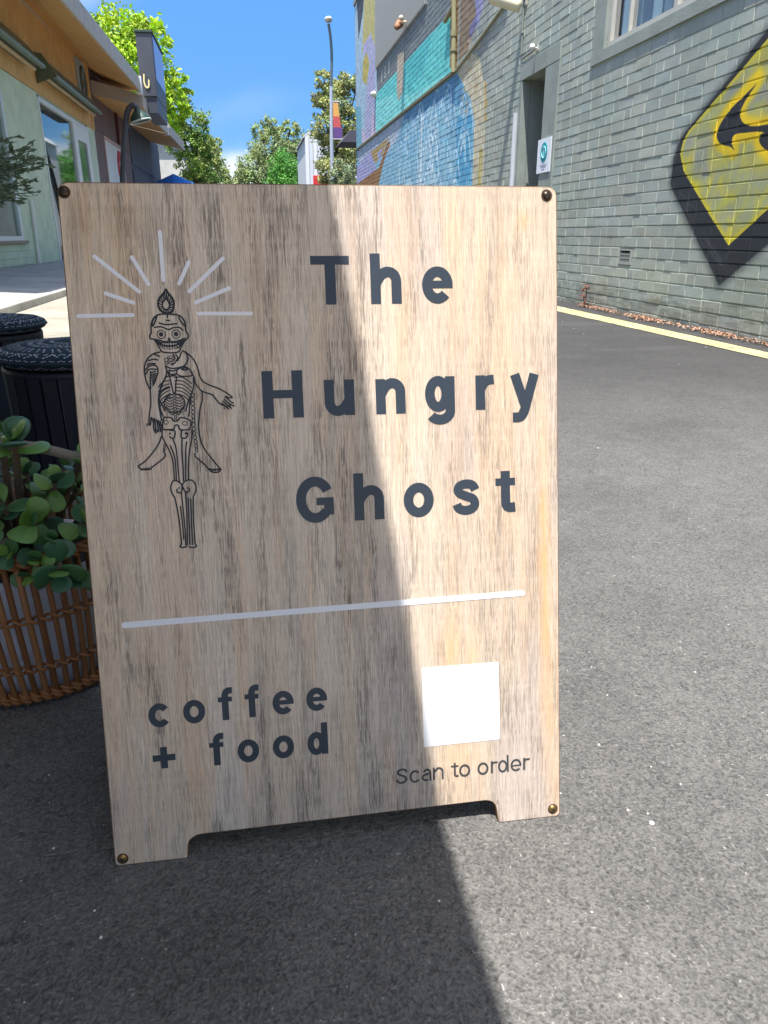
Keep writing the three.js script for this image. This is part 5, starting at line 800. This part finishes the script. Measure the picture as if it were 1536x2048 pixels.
// ---------------------------------------------------------------- stools
const weave = canvasTex(512, 256, (g, W, H) => {
  g.fillStyle = '#17303f'; g.fillRect(0, 0, W, H);
  for (let i = 0; i < 5000; i++) { g.fillStyle = `rgba(${pick(['10,22,32', '40,76,96', '30,60,80'])},${rr(0.1, 0.4)})`; g.fillRect(rr(0, W), rr(0, H), 3, 2); }
  const px = (x, y, w = 6, h = 5) => { g.fillStyle = `rgba(${200 + rr(-20, 10) | 0},${196 + rr(-20, 10) | 0},${206 + rr(-20, 10) | 0},0.95)`; g.fillRect(x, y, w, h); };
  for (let k = 0; k < 8; k++) { const x = k * 64;
    for (let i = 0; i < 8; i++) { px(x + i * 8, H - 30); if (i === 0 || i === 7) px(x + i * 8, H - 36); }
    for (let i = -2; i <= 2; i++) { px(x + 32 + i * 7, H - 46 + Math.abs(i) * 6); px(x + 32 + i * 7, H - 18 - Math.abs(i) * 5); }
    for (let i = 0; i < 8; i++) { px(x + i * 8, H - 92 + (i < 4 ? i : 8 - i) * 5, 7, 4); px(x + i * 8, H - 112 + (i % 2) * 4, 7, 4); }
    for (let i = 0; i < 8; i++) for (const yy of [64, 78, 132, 168, 204, 214]) if ((i + k + yy) % 3) px(x + i * 8, H - yy + (i % 2) * 3, 7, 4);
    for (let i = 0; i < 6; i++) { px(x + 10 + i * 8, H - 150 - (i < 3 ? i : 6 - i) * 6, 7, 5); px(x + 8 + i * 9, H - 190 + (i % 3) * 5, 7, 4); px(x + 8 + i * 9, H - 226, 7, 4); } }
});
const cushM = new THREE.MeshStandardMaterial({ map: tiled(weave, 3, 1), roughness: 0.95, bumpMap: tiled(grain, 6, 4), bumpScale: 0.002 });
const navy = mat(14, 18, 32, { roughness: 0.6 }), navy2 = mat(19, 24, 40, { roughness: 0.55 });
function stool(label, [x, z], turn) {
  const t = thing('stool', label, 'stool', [x, 0, z], 'dark slatted stools with woven cushions'); t.rotation.y = turn;
  const c = lathe([[0.0001, 0.352], [0.12, 0.350], [0.195, 0.354], [0.212, 0.363], [0.22, 0.376], [0.214, 0.389], [0.19, 0.400], [0.12, 0.408], [0.05, 0.411], [0.0001, 0.412]], 48); put('cushion', c, cushM, t);
  put('piping', new THREE.TorusGeometry(0.219, 0.0035, 6, 60).rotateX(Math.PI / 2).translate(0, 0.375, 0), mat(30, 44, 56), t);
  for (let i = 0; i < 27; i++) { const a = i / 27 * Math.PI * 2, r0 = 0.188, r1 = 0.196, s = new THREE.BoxGeometry(0.0395, 0.33, 0.007).rotateX((r1 - r0) / 0.33).translate(0, 0.177, (r0 + r1) / 2).rotateY(a); put('slat', s, i % 3 ? navy : navy2, t); }
  for (const [y, r, h] of [[0.337, 0.199, 0.013], [0.02, 0.191, 0.013]]) put('hoop', lathe([[r - 0.012, -h], [r, -h * 0.8], [r + 0.002, 0], [r, h * 0.8], [r - 0.012, h], [r - 0.012, -h]], 40).translate(0, y, 0), navy2, t);
  put('seat_base', new THREE.CylinderGeometry(0.19, 0.19, 0.010, 32).translate(0, 0.344, 0), navy, t);
  return t;
}
stool('near dark slatted stool with patterned cushion, closest to the jade plant', [-0.53, -2.33], 0.3);
stool('far dark slatted stool with patterned cushion, behind the near one at the left edge', [-1.03, -3.15], 1.1);

// ---------------------------------------------------------------- planter basket, pot and jade plant
const PX = -0.405, PZ = -1.222;
{
  const cane = [mat(146, 96, 56, { roughness: 0.5, map: tiled(mottle, 2, 6) }), mat(130, 82, 46, { roughness: 0.5, map: tiled(mottle, 3, 5) }), mat(160, 110, 68, { roughness: 0.5, map: tiled(mottle, 2, 7) })], bind = mat(142, 92, 50, { roughness: 0.6 });
  const b = thing('rattan_basket', 'open rattan cane basket holding the white pot beside the board', 'basket', [PX, 0, PZ]);
  const R = (y) => 0.150 + 0.018 * Math.sin(clamp((y - 0.0) / 0.25) * 2.2) + 0.012 * (y / 0.25);
  const N = 64;
  for (let i = 0; i < N; i++) { const a = i / N * Math.PI * 2 + rr(-0.012, 0.012), p = []; for (let k = 0; k <= 4; k++) { const y = 0.006 + 0.242 * k / 4, r = R(y) + rr(-0.001, 0.001), aa = a + 0.012 * k; p.push([r * Math.cos(aa), y, r * Math.sin(aa)]); } put('cane', tube(p, rr(0.0043, 0.0053), 8, 7), pick(cane), b); }
  for (const [y, rad, dbl] of [[0.252, 0.0045, 2], [0.160, 0.0026, 1], [0.072, 0.0026, 1], [0.014, 0.0036, 2]]) {
    for (let s = 0; s < 2 * dbl; s++) {                                 // strands that weave in and out between the canes
      const p = [], M = N * 6; for (let k = 0; k < M; k++) { const a = k / M * Math.PI * 2, w = (s % 2 ? 1 : -1), r = R(y) + w * 0.0066 * Math.cos(k / 6 * Math.PI), yy = y + w * 0.0038 * Math.sin(k / 6 * Math.PI) + (s > 1 ? 0.006 : 0); p.push(new THREE.Vector3(r * Math.cos(a), yy, r * Math.sin(a))); }
      put('woven_strand', new THREE.TubeGeometry(new THREE.CatmullRomCurve3(p, true), M, rad, 5, true), bind, b);
    }
  }
  for (let i = 0; i < N; i++) { const a = (i + 0.5) / N * Math.PI * 2; put('cane_loop', new THREE.TorusGeometry(0.0078, 0.0024, 5, 10, Math.PI).rotateX(Math.PI).rotateY(Math.PI / 2 - a).translate(R(0) * Math.cos(a), 0.016, R(0) * Math.sin(a)), bind, b); }
  const p = thing('pot', 'white plastic pot standing inside the rattan basket', 'pot', [PX, 0.004, PZ]);
  put('pot_body', lathe([[0.0001, 0.0], [0.118, 0.0], [0.121, 0.004], [0.124, 0.058], [0.122, 0.06], [0.122, 0.064], [0.125, 0.066], [0.136, 0.19], [0.139, 0.192], [0.139, 0.205], [0.132, 0.205], [0.130, 0.185], [0.0001, 0.18]], 48), mat(226, 226, 233, { roughness: 0.4 }), p);
  put('soil', new THREE.CircleGeometry(0.131, 32).rotateX(-Math.PI / 2).translate(0, 0.188, 0), mat(46, 38, 32, { bumpMap: tiled(grain, 4), bumpScale: 0.01 }), p);
}
{
  const j = thing('jade_plant', 'jade plant with fleshy round green leaves growing in the white pot', 'plant', [PX, 0.19, PZ]);
  const lm = [[92, 130, 52], [66, 106, 56], [46, 86, 54], [108, 142, 62], [58, 100, 66]].map(([r, g, b]) => new THREE.MeshPhysicalMaterial({ color: new THREE.Color().setRGB(...L(r, g, b)), roughness: 0.36, clearcoat: 0.25, clearcoatRoughness: 0.4, bumpMap: tiled(grain, 1), bumpScale: 0.0006 }));
  const wood2 = mat(128, 108, 88, { roughness: 0.9, bumpMap: tiled(grain, 2, 8), bumpScale: 0.002 }), green = mat(92, 118, 62);
  const lg = [0, 1, 2, 3].map((v) => { const g = new THREE.SphereGeometry(1, 14, 11), p = g.attributes.position; for (let i = 0; i < p.count; i++) { const t = (p.getY(i) + 1) / 2, e = 0.42 + 0.03 * v; p.setXYZ(i, p.getX(i) * e * (0.52 + 0.62 * t), t, p.getZ(i) * 0.085 + 0.22 * (t - 0.35) ** 2 * (v - 1.2)); } g.computeVertexNormals(); return g; });
  function leaf(base, dir, up, len, parent) {
    const m = sh(new THREE.Mesh(pick(lg), pick(lm))); m.name = 'leaf'; const y = dir.clone().normalize(), z = up.clone().addScaledVector(y, -up.dot(y)).normalize(), x = y.clone().cross(z);
    m.matrixAutoUpdate = true; m.quaternion.setFromRotationMatrix(new THREE.Matrix4().makeBasis(x, y, z)); m.position.copy(base); m.scale.setScalar(len); parent.add(m);
  }
  const o = [PX, 0.19, PZ];
  const paleBark = mat(172, 158, 140, { roughness: 0.9, bumpMap: tiled(grain, 2, 8), bumpScale: 0.002 });
  // tips in metres: position, direction, leaf length, pairs
  const tips = [
    [[-0.348, 0.428, -1.09], [0.05, 1, 0.25], 0.050, 3], [[-0.372, 0.432, -1.10], [-0.15, 1, 0.25], 0.046, 2], [[-0.300, 0.366, -1.085], [0.3, 0.8, 0.5], 0.040, 3], [[-0.375, 0.345, -1.07], [-0.2, 0.9, 0.5], 0.034, 3], [[-0.330, 0.318, -1.05], [0.1, 0.6, 0.9], 0.040, 2],
    [[-0.300, 0.245, -1.035], [0.2, -0.3, 1], 0.044, 3], [[-0.365, 0.275, -1.04], [-0.1, 0.5, 0.9], 0.030, 3], [[-0.330, 0.262, -1.045], [0.1, 0.5, 1], 0.032, 3], [[-0.268, 0.300, -1.09], [0.5, 0.7, 0.5], 0.038, 3],
    [[-0.262, 0.392, -1.12], [0.5, 0.8, 0.2], 0.034, 2], [[-0.42, 0.425, -1.12], [-0.3, 0.9, 0.2], 0.044, 3], [[-0.46, 0.30, -1.08], [-0.4, 0.6, 0.6], 0.038, 3], [[-0.40, 0.30, -1.06], [-0.1, 0.7, 0.7], 0.034, 3],
    [[-0.36, 0.36, -1.16], [0.1, 1, 0.1], 0.036, 3], [[-0.29, 0.33, -1.17], [0.4, 0.8, 0.0], 0.036, 3], [[-0.47, 0.36, -1.2], [-0.5, 0.8, 0.1], 0.036, 3], [[-0.52, 0.28, -1.15], [-0.8, 0.5, 0.2], 0.036, 3],
    [[-0.27, 0.26, -1.12], [0.7, 0.3, 0.5], 0.036, 3], [[-0.34, 0.29, -1.10], [0, 0.6, 0.7], 0.036, 3], [[-0.42, 0.25, -1.05], [-0.2, 0.3, 1], 0.034, 3], [[-0.25, 0.31, -1.2], [0.8, 0.5, 0], 0.036, 3],
    [[-0.44, 0.33, -1.32], [-0.2, 0.9, -0.3], 0.036, 3], [[-0.34, 0.32, -1.3], [0.3, 0.9, -0.4], 0.036, 3], [[-0.285, 0.225, -1.055], [0.4, 0.1, 0.9], 0.036, 2], [[-0.35, 0.235, -1.05], [0, 0.1, 1], 0.030, 2], [[-0.31, 0.285, -1.06], [0.2, 0.5, 0.8], 0.036, 2],
    [[-0.32, 0.34, -1.12], [0.1, 0.8, 0.5], 0.036, 2], [[-0.39, 0.32, -1.10], [-0.1, 0.8, 0.5], 0.036, 2], [[-0.28, 0.37, -1.15], [0.4, 0.9, 0.2], 0.034, 2],
  ];
  for (const [p, d, len, pairs] of tips) {
    const P = V(p).sub(V(o)), D = V(d).normalize(), root = V([P.x * 0.35, 0.0, P.z * 0.35]), mid = root.clone().lerp(P, 0.55).add(V([0, 0.02, 0]));
    const st = put('stem', tube([[root.x, root.y, root.z], [mid.x, mid.y, mid.z], [P.x - D.x * 0.02, P.y - D.y * 0.02, P.z - D.z * 0.02], [P.x, P.y, P.z]], rr(0.0038, 0.0058), 10, 7), wood2, j);
    const ax = V([rr(-1, 1), rr(-0.2, 0.2), rr(-1, 1)]).cross(D).normalize(), bx2 = D.clone().cross(ax);
    for (let k = 0; k < pairs; k++) for (const s of [-1, 1]) {
      const side = (k % 2 ? bx2 : ax).clone().multiplyScalar(s), open = 0.55 + 0.45 * k, dir = D.clone().multiplyScalar(1.15 - 0.6 * k).addScaledVector(side, open).add(V([rr(-0.2, 0.2), rr(-0.2, 0.2), rr(-0.2, 0.2)]));
      leaf(P.clone().addScaledVector(D, -0.009 * k), dir, D.clone().addScaledVector(side, -0.35), len * rr(0.8, 1.1) * (k === 0 ? 0.75 : 1), j);
    }
    if (rnd() < 0.5) leaf(P.clone(), D.clone().add(V([rr(-0.3, 0.3), 0, rr(-0.3, 0.3)])), ax, len * 0.5, j);
  }
  for (const br of [tube([[-0.03, 0.20, 0.10], [0.03, 0.232, 0.125], [0.08, 0.222, 0.115], [0.155, 0.192, 0.10]], 0.0075, 16, 9), tube([[-0.09, 0.215, 0.11], [-0.03, 0.20, 0.10], [0.02, 0.08, 0.04], [0, -0.02, 0.0]], 0.008, 14, 9), tube([[-0.06, 0.05, 0.15], [-0.01, 0.085, 0.16], [0.05, 0.09, 0.13]], 0.006, 10, 8), tube([[-0.08, 0.12, 0.12], [-0.03, 0.16, 0.13]], 0.005, 6, 7)]) put('branch', br, paleBark, j);
}
// olive shrub reaching in from the left
{
  const s = thing('olive_shrub', 'dark olive shrub with narrow leaves reaching in at the left edge', 'shrub', [-1.86, 0, -4.7]);
  const lm = [[116, 136, 108], [134, 150, 122], [94, 116, 94], [148, 162, 138]].map(([r, g, b]) => mat(r, g, b, { roughness: 0.6 }));
  const twig = mat(104, 110, 90);
  const lg = [0, 1].map((v) => { const w = 0.16, b = 0.05 + v * 0.06; return poly([[[0, 0, 0], [w, 0.45, b], [0, 0.5, b * 0.4], [0, 0.5, b * 0.4]], [[0, 0, 0], [0, 0.5, b * 0.4], [-w, 0.45, b]], [[w, 0.45, b], [0, 1, -b], [0, 0.5, b * 0.4]], [[0, 0.5, b * 0.4], [0, 1, -b], [-w, 0.45, b]]]); });
  put('trunk', [tube([[0, 0.3, 0], [0.02, 0.7, 0.02], [0.05, 1.0, 0.0]], 0.022, 10, 7)], bark, s);
  put('planter_tub', lathe([[0.0001, 0], [0.17, 0], [0.21, 0.36], [0.19, 0.36], [0.18, 0.3], [0.0001, 0.3]], 28), mat(60, 60, 62), s);
  let kept = 0; const more = [];
  const ends = [];
  for (let i = 0; i < 46; i++) { const a = rr(0, 6.283), r = Math.sqrt(rnd()); ends.push([[0.55 + 0.22 * r * Math.cos(a), 1.06 + 0.20 * r * Math.sin(a), rr(-0.15, 0.25)], 13]); }
  for (const [x, y] of [[0.78, 1.05], [0.76, 0.98], [0.73, 1.14], [0.70, 0.92], [0.68, 1.2], [0.74, 1.09]]) ends.push([[x, y, rr(0, 0.15)], 12]);
  for (let i = 0; i < 14; i++) ends.push([[rr(-0.3, 0.3), rr(0.95, 1.5), rr(-0.25, 0.25)], 9]);
  for (const [e, n] of ends) {
    const A = V([0.05, 0.8 + rr(-0.15, 0.15), 0]), B = V(e), M = A.clone().lerp(B, 0.5).add(V([0, 0.06, 0])), c = new THREE.CatmullRomCurve3([A, M, B]);
    put('branch', new THREE.TubeGeometry(c, 10, 0.0024, 5), twig, s);
    for (let i = 0; i < n * 2; i++) { const t = 0.3 + 0.7 * (i + rnd()) / n / 2, p = c.getPoint(Math.min(1, t)), d = c.getTangent(Math.min(1, t)).add(V([rr(-1, 1), rr(-0.8, 0.9), rr(-1, 1)])).normalize(), m = sh(new THREE.Mesh(pick(lg), pick(lm))); m.name = 'leaf'; m.quaternion.setFromUnitVectors(V([0, 1, 0]), d); m.rotateY(rr(0, 6.28)); m.position.copy(p); m.scale.setScalar(rr(0.04, 0.07)); if (kept++ < 290) s.add(m); else { m.updateMatrix(); more.push(m.geometry.clone().applyMatrix4(m.matrix)); } }
  }
  put('foliage', more, lm[0], s).userData.kind = 'stuff';
}

renderer.render(scene, camera);
